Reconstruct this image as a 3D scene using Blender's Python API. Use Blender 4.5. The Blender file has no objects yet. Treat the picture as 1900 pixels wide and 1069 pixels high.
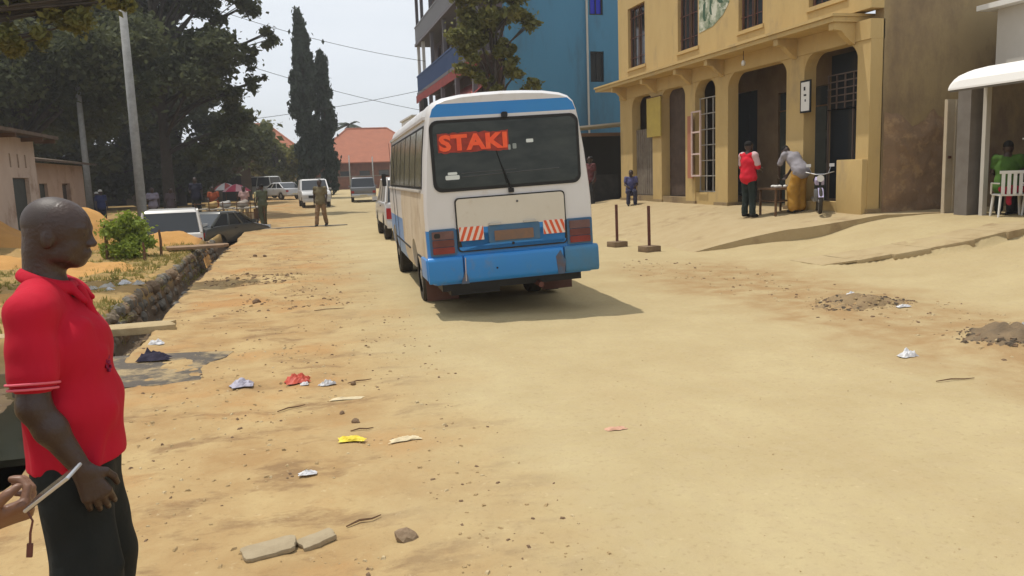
import bpy, bmesh, math, random
import numpy as np
import openvdb as vdb
from mathutils import Vector, Matrix, Euler

random.seed(7); RNG = np.random.default_rng(7)
SC = bpy.context.scene
COL = SC.collection
PI = math.pi

# ---------------------------------------------------------------- camera, world, sun, exposure
cam_d = bpy.data.cameras.new('camera'); cam = bpy.data.objects.new('camera', cam_d); COL.objects.link(cam)
cam_d.sensor_width = 36.0; cam_d.lens = 36.0 * 1500 / 1900
cam_d.clip_start = 0.05; cam_d.clip_end = 3000
cam.rotation_mode = 'XYZ'
cam.matrix_world = (Matrix.Translation((0, 0, 1.74)) @ Matrix.Rotation(math.radians(-14.6), 4, 'Z')
                    @ Matrix.Rotation(math.radians(82.0), 4, 'X') @ Matrix.Rotation(math.radians(-2.0), 4, 'Z'))
SC.camera = cam

SUN_DIR = Vector((-0.26, 0.20, 1.0)).normalized()          # towards the sun
W = bpy.data.worlds.new('World'); SC.world = W; W.use_nodes = True
nt = W.node_tree; nt.nodes.clear()
sky = nt.nodes.new('ShaderNodeTexSky'); sky.sky_type = 'NISHITA'; sky.sun_disc = False
sky.sun_elevation = math.asin(SUN_DIR.z); sky.sun_rotation = math.atan2(SUN_DIR.x, SUN_DIR.y)
sky.dust_density = 3.0; sky.air_density = 1.0
geo = nt.nodes.new('ShaderNodeTexCoord')
nz = nt.nodes.new('ShaderNodeTexNoise'); nz.inputs['Scale'].default_value = 2.2; nz.inputs['Detail'].default_value = 6
mp = nt.nodes.new('ShaderNodeMapping'); mp.inputs['Scale'].default_value = (1, 1, 3.0)
nt.links.new(geo.outputs['Generated'], mp.inputs['Vector']); nt.links.new(mp.outputs[0], nz.inputs['Vector'])
rmp = nt.nodes.new('ShaderNodeMapRange'); rmp.inputs[1].default_value = .3; rmp.inputs[2].default_value = .62
rmp.inputs[3].default_value = .72; rmp.inputs[4].default_value = .97
nt.links.new(nz.outputs[0], rmp.inputs[0])
cl = nt.nodes.new('ShaderNodeVectorMath'); cl.operation = 'SCALE'; cl.inputs[0].default_value = (.96, 1.01, 1.07); cl.inputs['Scale'].default_value = 7.4
mx = nt.nodes.new('ShaderNodeMix'); mx.data_type = 'VECTOR'
nt.links.new(rmp.outputs[0], mx.inputs[0]); nt.links.new(sky.outputs[0], mx.inputs[4]); nt.links.new(cl.outputs[0], mx.inputs[5])
bg = nt.nodes.new('ShaderNodeBackground'); bg.inputs[1].default_value = 0.125
wo = nt.nodes.new('ShaderNodeOutputWorld')
nt.links.new(mx.outputs[1], bg.inputs[0]); nt.links.new(bg.outputs[0], wo.inputs[0])

sun_d = bpy.data.lights.new('sun', 'SUN'); sun_d.energy = 3.3; sun_d.angle = math.radians(.6); sun_d.color = (1, .955, .87)
sun = bpy.data.objects.new('sun', sun_d); COL.objects.link(sun)
sun.rotation_euler = SUN_DIR.to_track_quat('Z', 'Y').to_euler()
SC.view_settings.view_transform = 'Standard'; SC.view_settings.look = 'None'
SC.view_settings.exposure = 0.0; SC.view_settings.gamma = 1.0; SC.view_settings.use_curve_mapping = False

def build_haze():
    me = bpy.data.meshes.new('haze'); bm = bmesh.new(); bmesh.ops.create_cube(bm, size=1.0); bm.to_mesh(me); bm.free()
    o = bpy.data.objects.new('haze', me); COL.objects.link(o); o['kind'] = 'stuff'; o['label'] = 'thin dusty haze in the air of the street'
    o.scale = (860, 1000, 24); o.location = (0, 430, 9.5)
    m = bpy.data.materials.new('haze'); m.use_nodes = True; nt = m.node_tree; nt.nodes.remove(nt.nodes['Principled BSDF'])
    v = nt.nodes.new('ShaderNodeVolumePrincipled'); v.inputs['Density'].default_value = .0009; v.inputs['Color'].default_value = (.97, .97, .98, 1); v.inputs['Anisotropy'].default_value = .2
    nt.links.new(v.outputs[0], nt.nodes['Material Output'].inputs['Volume']); me.materials.append(m)

# ---------------------------------------------------------------- helpers
def tag(o, label=None, cat=None, group=None, kind=None):
    if label: o['label'] = label
    if cat: o['category'] = cat
    if group: o['group'] = group
    if kind: o['kind'] = kind
    return o
def thing(name, loc, label, cat, group=None, rz=0.0):
    o = bpy.data.objects.new(name, None); COL.objects.link(o); o.empty_display_size = .2
    o.location = loc; o.rotation_euler = (0, 0, rz)
    return tag(o, label, cat, group)
def copy_tree(o, parent=None):
    c = o.copy(); COL.objects.link(c); c.parent = parent
    for ch in list(o.children): copy_tree(ch, c)
    return c

_m = {}
def mat(name, col, rough=.85, col2=None, scale=3.0, amt=.5, bump=0.0, bscale=30.0, spec=.3, metal=0.0, coords='Object',
        stretch=None, col3=None, scale3=.6, lo3=.5, hi3=.62, transl=0.0, coat=0.0):
    if name in _m: return _m[name]
    m = bpy.data.materials.new(name); m.use_nodes = True; nt = m.node_tree
    b = nt.nodes['Principled BSDF']; b.inputs['Roughness'].default_value = rough
    b.inputs['Specular IOR Level'].default_value = spec; b.inputs['Metallic'].default_value = metal
    if coat: b.inputs['Coat Weight'].default_value = coat; b.inputs['Coat Roughness'].default_value = .12
    col = (*col, 1)
    tc = nt.nodes.new('ShaderNodeTexCoord'); src = tc.outputs[coords]
    if stretch:
        mpn = nt.nodes.new('ShaderNodeMapping'); mpn.inputs['Scale'].default_value = stretch
        nt.links.new(src, mpn.inputs['Vector']); src = mpn.outputs[0]
    out = None
    if col2 is not None:
        n = nt.nodes.new('ShaderNodeTexNoise'); n.inputs['Scale'].default_value = scale; n.inputs['Detail'].default_value = 7
        n.inputs['Roughness'].default_value = .62
        nt.links.new(src, n.inputs['Vector'])
        r = nt.nodes.new('ShaderNodeMapRange'); r.inputs[1].default_value = .5 - amt * .35; r.inputs[2].default_value = .5 + amt * .35
        nt.links.new(n.outputs[0], r.inputs[0])
        x = nt.nodes.new('ShaderNodeMix'); x.data_type = 'RGBA'
        x.inputs[6].default_value = col; x.inputs[7].default_value = (*col2, 1)
        nt.links.new(r.outputs[0], x.inputs[0]); out = x.outputs[2]
        if col3 is not None:
            n3 = nt.nodes.new('ShaderNodeTexNoise'); n3.inputs['Scale'].default_value = scale3; n3.inputs['Detail'].default_value = 8
            n3.inputs['Roughness'].default_value = .68
            nt.links.new(src, n3.inputs['Vector'])
            r3 = nt.nodes.new('ShaderNodeMapRange'); r3.inputs[1].default_value = lo3; r3.inputs[2].default_value = hi3
            nt.links.new(n3.outputs[0], r3.inputs[0])
            x3 = nt.nodes.new('ShaderNodeMix'); x3.data_type = 'RGBA'; x3.inputs[7].default_value = (*col3, 1)
            nt.links.new(r3.outputs[0], x3.inputs[0]); nt.links.new(out, x3.inputs[6]); out = x3.outputs[2]
        nt.links.new(out, b.inputs['Base Color'])
    else:
        b.inputs['Base Color'].default_value = col
    if bump:
        nb = nt.nodes.new('ShaderNodeTexNoise'); nb.inputs['Scale'].default_value = bscale; nb.inputs['Detail'].default_value = 5
        nt.links.new(src, nb.inputs['Vector'])
        bp = nt.nodes.new('ShaderNodeBump'); bp.inputs['Strength'].default_value = min(1, bump); bp.inputs['Distance'].default_value = .02
        nt.links.new(nb.outputs[0], bp.inputs['Height']); nt.links.new(bp.outputs[0], b.inputs['Normal'])
    if transl:
        t = nt.nodes.new('ShaderNodeBsdfTranslucent')
        t.inputs[0].default_value = tuple(min(1, c * 1.6) for c in col[:3]) + (1,)
        if out is not None: nt.links.new(out, t.inputs[0])
        s = nt.nodes.new('ShaderNodeMixShader'); s.inputs[0].default_value = transl
        o = nt.nodes['Material Output']
        nt.links.new(b.outputs[0], s.inputs[1]); nt.links.new(t.outputs[0], s.inputs[2]); nt.links.new(s.outputs[0], o.inputs[0])
    _m[name] = m
    return m

class MB:
    def __init__(s): s.v = []; s.f = []; s.mi = []; s.m = 0
    def add(s, vs, fs):
        k = len(s.v); s.v += [tuple(v) for v in vs]; s.f += [tuple(i + k for i in f) for f in fs]; s.mi += [s.m] * len(fs); return s
    def hexa(s, p): return s.add(p, [(0, 3, 2, 1), (4, 5, 6, 7), (0, 1, 5, 4), (1, 2, 6, 5), (2, 3, 7, 6), (3, 0, 4, 7)])
    def box(s, x0, y0, z0, x1, y1, z1):
        x0, x1 = sorted((x0, x1)); y0, y1 = sorted((y0, y1)); z0, z1 = sorted((z0, z1))
        return s.hexa([(x0, y0, z0), (x1, y0, z0), (x1, y1, z0), (x0, y1, z0), (x0, y0, z1), (x1, y0, z1), (x1, y1, z1), (x0, y1, z1)])
    def obox(s, c, size, rot=(0, 0, 0)):
        R = Euler(rot).to_matrix(); a, b, d = [q / 2 for q in size]; c = Vector(c)
        return s.hexa([c + R @ Vector(q) for q in ((-a, -b, -d), (a, -b, -d), (a, b, -d), (-a, b, -d), (-a, -b, d), (a, -b, d), (a, b, d), (-a, b, d))])
    def tube(s, pts, rad, n=8, caps=True):
        pts = [Vector(p) for p in pts]
        if not hasattr(rad, '__len__'): rad = [rad] * len(pts)
        k = len(s.v); prev = None
        for i, p in enumerate(pts):
            t = (pts[min(i + 1, len(pts) - 1)] - pts[max(i - 1, 0)])
            t = t.normalized() if t.length > 1e-9 else Vector((0, 0, 1))
            if prev is None:
                u = t.cross(Vector((0, 0, 1)));
                if u.length < 1e-3: u = t.cross(Vector((1, 0, 0)))
            else: u = prev - t * prev.dot(t)
            u.normalize(); prev = u; w = t.cross(u)
            s.v += [tuple(p + (u * math.cos(2 * PI * j / n) + w * math.sin(2 * PI * j / n)) * rad[i]) for j in range(n)]
        for i in range(len(pts) - 1):
            for j in range(n):
                a = k + i * n + j; b = k + i * n + (j + 1) % n
                s.f.append((a, b, b + n, a + n)); s.mi.append(s.m)
        if caps:
            s.f.append(tuple(k + j for j in range(n))[::-1]); s.mi.append(s.m)
            e = k + (len(pts) - 1) * n; s.f.append(tuple(e + j for j in range(n))); s.mi.append(s.m)
        return s
    def prism(s, poly, axis, a, b):
        # poly of 2D points extruded along axis ('x': pts are (y,z); 'y': pts are (x,z); 'z': pts are (x,y))
        def P(q, t):
            return {'x': (t, q[0], q[1]), 'y': (q[0], t, q[1]), 'z': (q[0], q[1], t)}[axis]
        n = len(poly); k = len(s.v)
        s.v += [P(q, a) for q in poly] + [P(q, b) for q in poly]
        fs = [tuple(range(n))[::-1], tuple(range(n, 2 * n))] + [(i, (i + 1) % n, n + (i + 1) % n, n + i) for i in range(n)]
        s.f += [tuple(i + k for i in f) for f in fs]; s.mi += [s.m] * len(fs); return s
    def build(s, name, m, parent=None, off=None, smooth=False, bevel=0, fix=True, seg=2):
        me = bpy.data.meshes.new(name)
        if off is not None: s.v = [(v[0] - off[0], v[1] - off[1], v[2] - off[2]) for v in s.v]
        me.from_pydata(s.v, [], s.f)
        ms = m if isinstance(m, (list, tuple)) else [m]
        for q in ms: me.materials.append(q)
        if len(ms) > 1: me.polygons.foreach_set('material_index', s.mi)
        if fix or bevel:
            bm = bmesh.new(); bm.from_mesh(me)
            bmesh.ops.recalc_face_normals(bm, faces=bm.faces)
            if bevel:
                es = [e for e in bm.edges if len(e.link_faces) == 2 and e.calc_face_angle(0) > .5]
                bmesh.ops.bevel(bm, geom=es, offset=bevel, segments=seg, profile=.6, affect='EDGES', clamp_overlap=True)
            bm.to_mesh(me); bm.free()
        if smooth:
            me.polygons.foreach_set('use_smooth', [True] * len(me.polygons))
        elif bevel:
            me.polygons.foreach_set('use_smooth', [True] * len(me.polygons)); me.set_sharp_from_angle(angle=.7)
        o = bpy.data.objects.new(name, me); COL.objects.link(o)
        if parent: o.parent = parent
        return o
def rrect(x0, z0, x1, z1, r, n=5):
    p = []
    for cx, cz, a in ((x1 - r, z0 + r, -PI / 2), (x1 - r, z1 - r, 0), (x0 + r, z1 - r, PI / 2), (x0 + r, z0 + r, PI)):
        for i in range(n + 1):
            t = a + PI / 2 * i / n; p.append((cx + r * math.cos(t), cz + r * math.sin(t)))
    return p

# numpy value noise
def _h(ix, iy, s):
    n = (ix * 374761393 + iy * 668265263 + s * 982451653) & 0x7fffffff
    n = ((n ^ (n >> 13)) * 1274126177) & 0x7fffffff
    return ((n ^ (n >> 16)) & 0xffff) / 65535.0
def vnoise(x, y, s=0):
    x = np.asarray(x, float); y = np.asarray(y, float)
    ix = np.floor(x).astype(np.int64); iy = np.floor(y).astype(np.int64); fx = x - ix; fy = y - iy
    fx = fx * fx * (3 - 2 * fx); fy = fy * fy * (3 - 2 * fy)
    return ((_h(ix, iy, s) * (1 - fx) + _h(ix + 1, iy, s) * fx) * (1 - fy) + (_h(ix, iy + 1, s) * (1 - fx) + _h(ix + 1, iy + 1, s) * fx) * fy) * 2 - 1
def fbm(x, y, s=0, o=4):
    r = 0; a = 1
    for i in range(o): r = r + a * vnoise(x * 2 ** i, y * 2 ** i, s + i); a *= .5
    return r
def ss(a, b, x):
    t = np.clip((x - a) / (b - a), 0, 1); return t * t * (3 - 2 * t)
def G(x, y, cx, cy, rx, ry): return np.exp(-((x - cx) / rx) ** 2 - ((y - cy) / ry) ** 2)

# ---------------------------------------------------------------- SDF bodies
def rc(a, b, ra, rb, k=.02, sc=None): return ('c', np.array(a, float), np.array(b, float), ra, rb, k, sc)
def el(c, r, k=.02, R=None): return ('e', np.array(c, float), np.array(r, float), R, 0, k, None)
def tor(c, R_, r_, n=(0, 0, 1), k=.01): return ('t', np.array(c, float), np.array(n, float) / np.linalg.norm(n), R_, r_, k, None)
def sdf_arrays(prims, res, cuts=(), wob=0.0, wf=20.0):
    lo = np.full(3, 1e9); hi = -lo; bb = []
    for p in prims:
        if p[0] == 'c':
            s = 1 if p[6] is None else max(p[6]); r = max(p[3], p[4]) * s; l = np.minimum(p[1], p[2]) - r; h = np.maximum(p[1], p[2]) + r
        elif p[0] == 'e': r = max(p[2]); l = p[1] - r; h = p[1] + r
        else: r = p[3] + p[4]; l = p[1] - r; h = p[1] + r
        bb.append((l, h)); lo = np.minimum(lo, l); hi = np.maximum(hi, h)
    m = 4 * res; lo -= m; hi += m
    n = np.ceil((hi - lo) / res).astype(int) + 1
    D = np.full(n, .2, np.float32)
    for p, (l, h) in zip(prims, bb):
        mg = p[5] + 3 * res
        i0 = np.maximum(0, np.floor((l - mg - lo) / res).astype(int)); i1 = np.minimum(n, np.ceil((h + mg - lo) / res).astype(int) + 1)
        ax = [(lo[q] + res * np.arange(i0[q], i1[q])).astype(np.float32) for q in range(3)]
        X, Y, Z = np.meshgrid(*ax, indexing='ij', sparse=True)
        if p[0] == 'c':
            a, b = p[1], p[2]; sc = p[6] or (1, 1, 1); ms = min(sc)
            px, py, pz = (X - a[0]) / sc[0], (Y - a[1]) / sc[1], (Z - a[2]) / sc[2]
            d = (b - a) / np.array(sc); dd = max(float(d @ d), 1e-9)
            t = np.clip((px * d[0] + py * d[1] + pz * d[2]) / dd, 0, 1)
            q = np.sqrt((px - t * d[0]) ** 2 + (py - t * d[1]) ** 2 + (pz - t * d[2]) ** 2) - (p[3] + (p[4] - p[3]) * t)
            q = q * ms
        elif p[0] == 'e':
            c, r, R = p[1], p[2], p[3]
            x, y, z = X - c[0], Y - c[1], Z - c[2]
            if R is not None:
                R = np.array(R)
                x, y, z = x * R[0, 0] + y * R[1, 0] + z * R[2, 0], x * R[0, 1] + y * R[1, 1] + z * R[2, 1], x * R[0, 2] + y * R[1, 2] + z * R[2, 2]
            k0 = np.sqrt((x / r[0]) ** 2 + (y / r[1]) ** 2 + (z / r[2]) ** 2)
            k1 = np.sqrt((x / r[0] ** 2) ** 2 + (y / r[1] ** 2) ** 2 + (z / r[2] ** 2) ** 2) + 1e-6
            q = k0 * (k0 - 1) / k1
        else:
            c, nn = p[1], p[2]
            x, y, z = X - c[0], Y - c[1], Z - c[2]
            hh = x * nn[0] + y * nn[1] + z * nn[2]
            q = np.sqrt((np.sqrt(np.maximum(x * x + y * y + z * z - hh * hh, 0)) - p[3]) ** 2 + hh ** 2) - p[4]
        sl = tuple(slice(i0[j], i1[j]) for j in range(3)); c0 = D[sl]; k = max(p[5], 1e-4)
        hN = np.maximum(k - np.abs(c0 - q), 0) / k
        D[sl] = np.minimum(c0, q) - hN * hN * k * .25
    if wob or cuts:
        X, Y, Z = np.meshgrid(*[(lo[q] + res * np.arange(n[q])).astype(np.float32) for q in range(3)], indexing='ij', sparse=True)
        if wob:
            D = D + wob * (np.sin(wf * (X * .7 + Z * 1.1) + 2 * np.sin(wf * .4 * Y + 1)) * np.cos(wf * (.8 * Y - .5 * Z) + 1.5 * np.sin(wf * .3 * X)) +
                           .5 * np.sin(wf * 1.9 * (Z * .8 - .6 * X) + 3 * np.sin(wf * .5 * Y)))
        for (nx, ny, nz_, c) in cuts:      # keep where n.p <= c
            D = np.maximum(D, nx * X + ny * Y + nz_ * Z - c)
    g = vdb.FloatGrid(1.0); g.copyFromArray(np.ascontiguousarray(D, dtype=np.float32))
    pts, quads = g.convertToQuads(0.0)
    return pts * res + lo, quads
def sdf_obj(name, prims, res, m, parent=None, cuts=(), wob=0.0, wf=20.0):
    P, Q = sdf_arrays(prims, res, cuts, wob, wf)
    me = bpy.data.meshes.new(name)
    me.vertices.add(len(P)); me.vertices.foreach_set('co', P.astype(np.float32).ravel())
    Q = Q[:, ::-1]
    me.loops.add(Q.size); me.loops.foreach_set('vertex_index', Q.astype(np.int32).ravel())
    me.polygons.add(len(Q)); me.polygons.foreach_set('loop_start', np.arange(0, Q.size, 4, dtype=np.int32))
    me.polygons.foreach_set('use_smooth', np.ones(len(Q), bool))
    me.update(calc_edges=True)
    for q in (m if isinstance(m, (list, tuple)) else [m]): me.materials.append(q)
    o = bpy.data.objects.new(name, me); COL.objects.link(o)
    if parent: o.parent = parent
    # make sure the normals look outwards
    bm = bmesh.new(); bm.from_mesh(me)
    if bm.calc_volume(signed=True) < 0: bmesh.ops.reverse_faces(bm, faces=bm.faces)
    bm.to_mesh(me); bm.free()
    return o
# ---------------------------------------------------------------- materials
SAND = (.42, .315, .155); SAND2 = (.34, .24, .105)
M_earth = None
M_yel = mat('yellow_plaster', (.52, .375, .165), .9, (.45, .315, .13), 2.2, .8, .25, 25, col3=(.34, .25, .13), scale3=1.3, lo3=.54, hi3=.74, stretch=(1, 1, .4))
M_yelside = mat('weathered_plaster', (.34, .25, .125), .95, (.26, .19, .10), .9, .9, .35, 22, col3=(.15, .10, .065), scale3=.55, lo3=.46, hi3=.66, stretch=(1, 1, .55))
M_conc = mat('sandy_concrete', (.42, .33, .19), .95, (.35, .26, .135), 2.5, .8, .4, 40, col3=(.27, .19, .10), scale3=1.3, lo3=.55, hi3=.7)
M_grey = mat('grey_concrete', (.22, .20, .17), .95, (.14, .125, .105), 3, .8, .4, 30)
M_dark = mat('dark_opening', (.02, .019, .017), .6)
M_door = mat('dark_green_door', (.045, .05, .042), .55, (.03, .034, .03), 3)
M_wood = mat('worn_wood', (.16, .09, .045), .85, (.10, .055, .03), 8, .7, .3, 60, stretch=(1, 1, 6))
M_rust = mat('rusty_steel', (.14, .05, .035), .8, (.09, .04, .03), 20)
M_glass = mat('window_glass', (.03, .035, .04), .08, spec=.6)
M_blue = mat('blue_wall', (.075, .215, .335), .85, (.065, .185, .29), .6, .8, .1, 20, col3=(.065, .15, .22), scale3=.5, stretch=(1, 1, .25))
M_bluedark = mat('blue_rail', (.035, .07, .17), .7)
M_bright = mat('bright_blue', (.02, .03, .45), .5)
M_white = mat('white_paint', (.72, .71, .68), .7, (.62, .60, .55), 2.0, .7)
M_greyplaster = mat('grey_white_plaster', (.50, .47, .42), .9, (.42, .39, .34), 1.5, .8)
M_pink = mat('pink_plaster', (.47, .34, .26), .9, (.38, .26, .19), 1.4, .8, .2, 30, col3=(.24, .15, .10), scale3=.9, lo3=.55, hi3=.72)
M_red_tile = mat('terracotta_roof', (.37, .135, .075), .85, (.27, .10, .06), 1.2, .9, .3, 8)
M_redcloth = mat('red_awning', (.30, .05, .045), .85, (.18, .035, .03), 3)
M_brownwall = mat('brown_wall', (.20, .085, .05), .9, (.13, .06, .04), 2)
M_bark = mat('bark', (.08, .066, .052), .95, (.045, .036, .03), 8, .9, .5, 30)
M_pole = mat('pale_pole', (.30, .30, .29), .85, (.22, .22, .21), 6)
M_leaf_d = mat('dark_foliage', (.118, .125, .052), .75, (.055, .07, .032), .55, .9, transl=.38, spec=.2)
M_leaf_o = mat('olive_foliage', (.22, .20, .055), .75, (.10, .115, .035), .9, .9, transl=.3, spec=.2)
M_leaf_y = mat('yellow_green_leaves', (.17, .17, .03), .7, (.10, .115, .025), 1.2, .9, transl=.35, spec=.25)
M_leaf_c = mat('blue_green_foliage', (.055, .072, .048), .8, (.03, .042, .03), .8, .9, transl=.15, spec=.15)
M_leaf_b = mat('bush_leaves', (.30, .36, .04), .7, (.17, .24, .04), 3, .9, transl=.35)
M_straw = mat('dry_grass', (.33, .27, .08), .9, (.22, .22, .06), 2, .9, transl=.2)
M_sandpile = mat('orange_sand', (.52, .28, .085), .97, (.42, .22, .07), 3, .8, .6, 40)
M_stone = mat('rubble_stone', (.23, .18, .12), .95, (.13, .10, .07), 6, .9, .5, 40)
M_tyre = mat('tyre_rubber', (.02, .019, .018), .85, (.06, .048, .032), 9, .8)
M_rim = mat('wheel_rim', (.3, .29, .27), .4, metal=.5)
M_black = mat('black_plastic', (.015, .015, .016), .5)
M_chrome = mat('bright_metal', (.55, .55, .55), .3, metal=.9)

def mat_earth():
    m = bpy.data.materials.new('dusty_earth'); m.use_nodes = True; nt = m.node_tree; N = nt.nodes; Lk = nt.links
    b = N['Principled BSDF']; b.inputs['Roughness'].default_value = .97; b.inputs['Specular IOR Level'].default_value = .12
    tc = N.new('ShaderNodeTexCoord'); P = tc.outputs['Object']
    def noise(scale, det=7, st=None, rough=.6):
        n = N.new('ShaderNodeTexNoise'); n.inputs['Scale'].default_value = scale; n.inputs['Detail'].default_value = det; n.inputs['Roughness'].default_value = rough
        if st:
            q = N.new('ShaderNodeMapping'); q.inputs['Scale'].default_value = st[0]; q.inputs['Rotation'].default_value = (0, 0, st[1]); Lk.new(P, q.inputs[0]); Lk.new(q.outputs[0], n.inputs[0])
        else: Lk.new(P, n.inputs[0])
        return n.outputs[0]
    def rng(s, a, b_, c=0, d=1):
        r = N.new('ShaderNodeMapRange'); r.inputs[1].default_value = a; r.inputs[2].default_value = b_; r.inputs[3].default_value = c; r.inputs[4].default_value = d; Lk.new(s, r.inputs[0]); return r.outputs[0]
    def mixc(f, a, b_):
        x = N.new('ShaderNodeMix'); x.data_type = 'RGBA'; Lk.new(f, x.inputs[0])
        for i, c in ((6, a), (7, b_)):
            if isinstance(c, tuple): x.inputs[i].default_value = (*c, 1)
            else: Lk.new(c, x.inputs[i])
        return x.outputs[2]
    def mth(op, a, b_):
        x = N.new('ShaderNodeMath'); x.operation = op
        for i, c in ((0, a), (1, b_)):
            if isinstance(c, (int, float)): x.inputs[i].default_value = c
            else: Lk.new(c, x.inputs[i])
        return x.outputs[0]
    sep = N.new('ShaderNodeSeparateXYZ'); Lk.new(P, sep.inputs[0]); X = sep.outputs[0]; Y = sep.outputs[1]
    road = mixc(rng(noise(1.1, 8), .38, .62), (.43, .345, .19), (.385, .30, .16))
    road = mixc(rng(noise(9, 8), .45, .75), road, (.40, .315, .18))
    road = mixc(rng(noise(1.6, 8, ((2.4, .22, 1), -.05), .65), .50, .72, 0, .55), road, (.40, .305, .165))
    side = mixc(rng(noise(1.3, 10, None, .66), .36, .64), (.42, .305, .15), (.33, .21, .095))
    side = mixc(rng(noise(1.9, 10, ((.8, 1.5, 1), .25), .7), .52, .63, 0, .85), side, (.225, .14, .07))
    side = mixc(rng(noise(.55, 8), .52, .64, 0, .8), side, (.38, .205, .08))
    wx = mth('ADD', X, mth('MULTIPLY', mth('SUBTRACT', noise(.7, 5), .5), 2.4))
    c = mixc(rng(wx, .1, 1.5), side, road)
    # right hand verge: browner beside the debris
    wr = mth('MULTIPLY', rng(wx, 4.9, 5.7), rng(wx, 8.2, 7.2)); wr = mth('MULTIPLY', wr, rng(Y, 14.5, 12.5))
    c = mixc(mth('MULTIPLY', wr, rng(noise(2.4, 8), .36, .6, .25, .95)), c, (.31, .20, .095))
    # bank to the left of the ditch: grassy earth
    bank = mixc(rng(noise(1.8, 9), .36, .62), (.40, .25, .10), (.26, .185, .075))
    c = mixc(rng(mth('ADD', X, mth('MULTIPLY', mth('SUBTRACT', noise(3, 4), .5), .25)), -2.45, -2.6), c, bank)
    # earth turns darker low in the ditch
    c = mixc(rng(mth('ADD', sep.outputs[2], mth('MULTIPLY', noise(4, 5), .12)), -.02, -.2), c, (.12, .085, .055))
    c = mixc(rng(noise(26, 5, None, .7), .56, .72, 0, .4), c, (.22, .15, .075))
    c = mixc(rng(noise(14, 5, ((1, 1, 1), 1.0), .75), .62, .74, 0, .6), c, (.56, .45, .27))
    Lk.new(c, b.inputs['Base Color'])
    h = mth('ADD', mth('MULTIPLY', noise(16, 8, None, .7), .6), mth('MULTIPLY', noise(5, 6), .7))
    bp = N.new('ShaderNodeBump'); bp.inputs['Strength'].default_value = .6; bp.inputs['Distance'].default_value = .02
    Lk.new(h, bp.inputs['Height']); Lk.new(bp.outputs[0], b.inputs['Normal'])
    return m
M_earth = mat_earth()

# ---------------------------------------------------------------- terrain
STEP_X = [7.6, 8.2, 9.0, 10.0, 10.9, 13.0, 20.0]; STEP_Y = [11.9, 11.5, 11.0, 10.3, 10.1, 9.6, 9.0]
def H(x, y):
    x = np.asarray(x, float); y = np.asarray(y, float)
    z = .012 * fbm(x * 1.1, y * 1.1, 3, 3) + .006 * fbm(x * 4, y * 4, 9, 3)
    for cx, s_ in ((2.0, 1), (3.6, 2), (4.4, 3), (5.7, 4)):
        z = z - .010 * np.exp(-((x - cx - .25 * vnoise(y * .12, 0 * y, 70 + s_)) / .13) ** 2) * (.6 + .5 * vnoise(y * 1.3, x * 0, 80 + s_))
    z = z + .004 * fbm(x * 12, y * 12, 33, 2) * ss(14, 9, y)
    lumps = ss(1.4, .2, x) * ss(-2.3, -1.6, x) * ss(42, 30, y)
    z = z + lumps * (.026 * np.maximum(0, fbm(x * 2.2 + .2 * y, y * 2.2, 21, 4)) + .010 * np.abs(fbm(x * 5, y * 7, 5, 3)))
    z = z + .07 * G(x, y, -1.0, 15.2, .8, .8) * (1 + .5 * fbm(x * 5, y * 5, 8)) + .05 * G(x, y, -.3, 13.8, .8, .5) * (1 + .6 * fbm(x * 5, y * 5, 18)) + .04 * G(x, y, -.3, 11.9, .7, .25)
    # rise towards the buildings on the right
    r = .72 * ss(7.3, 11.9, x) * ss(2, 9, y) * ss(34, 28, y)
    ys = np.interp(x, STEP_X, STEP_Y) + .06 * vnoise(x * 3, y * 0, 4)
    r = r - np.interp(x, [8.0, 8.6, 10, 13], [0, .05, .13, .16]) * ss(.05, -.05, y - ys) * ss(2, 9, y)
    z = z + r
    z = z - .13 * G(x, y, 9.5, 13.6, .9, .45) - .05 * G(x, y, 10.8, 13.0, .8, .35)
    # debris mounds right
    z = z + (.10 * G(x, y, 6.55, 8.35, .55, .45) + .15 * G(x, y, 6.45, 6.05, .5, .45)) * (1 + .5 * fbm(x * 6, y * 6, 7, 3))
    # left bank
    bankh = .10 + .02 * (np.clip(-x, 2.5, 12) - 2.5)
    z = z + bankh * ss(-2.45, -2.75, x) * ss(34, 30, y) + .05 * ss(-2.5, -3.5, x) * fbm(x * 2.2, y * 2.2, 12, 4) * ss(40, 30, y)
    z = z + .72 * G(x, y, -5.0, 22.6, .75, .8) + .42 * G(x, y, -5.75, 22.9, .6, .8) + .26 * G(x, y, -3.6, 24.3, 1.0, .6) + .40 * G(x, y, -8.2, 24.0, 1.6, 1.0) + .2 * G(x, y, -6.8, 21.5, .8, .8)
    z = z - .62 * ss(24.8, 26.4, y) * ss(35, 32, y) * ss(-2.6, -3.2, x) * ss(-9, -6.5, x)
    z = z + .30 * ss(-6.5, -8, x) * ss(18, 24, y) * ss(40, 33, y)
    # ditch
    xc = -2.16 + .07 * vnoise(y * .5, 0 * y, 2) - .06 * ss(10, 20, y)
    d = np.abs(x - xc); w = .30 + .03 * vnoise(y * 2, x * 2, 6)
    ditch = ss(w + .07, w - .05, d) * ss(1.0, 2.0, y) * ss(33, 31, y)
    z = z - ditch * (.50 + .03 * fbm(x * 6, y * 6, 31) + np.minimum(z, .2))
    pool = ss(-2.1, -2.5, x) * ss(-5.4, -4.6, x) * ss(6.6, 7.3, y) * ss(10.1, 9.9, y)
    z = z - .36 * pool
    # far: the street rises a little
    z = z + .012 * np.clip(y - 45, 0, 70)
    return z
def hz(x, y): return float(H(x, y))
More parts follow.
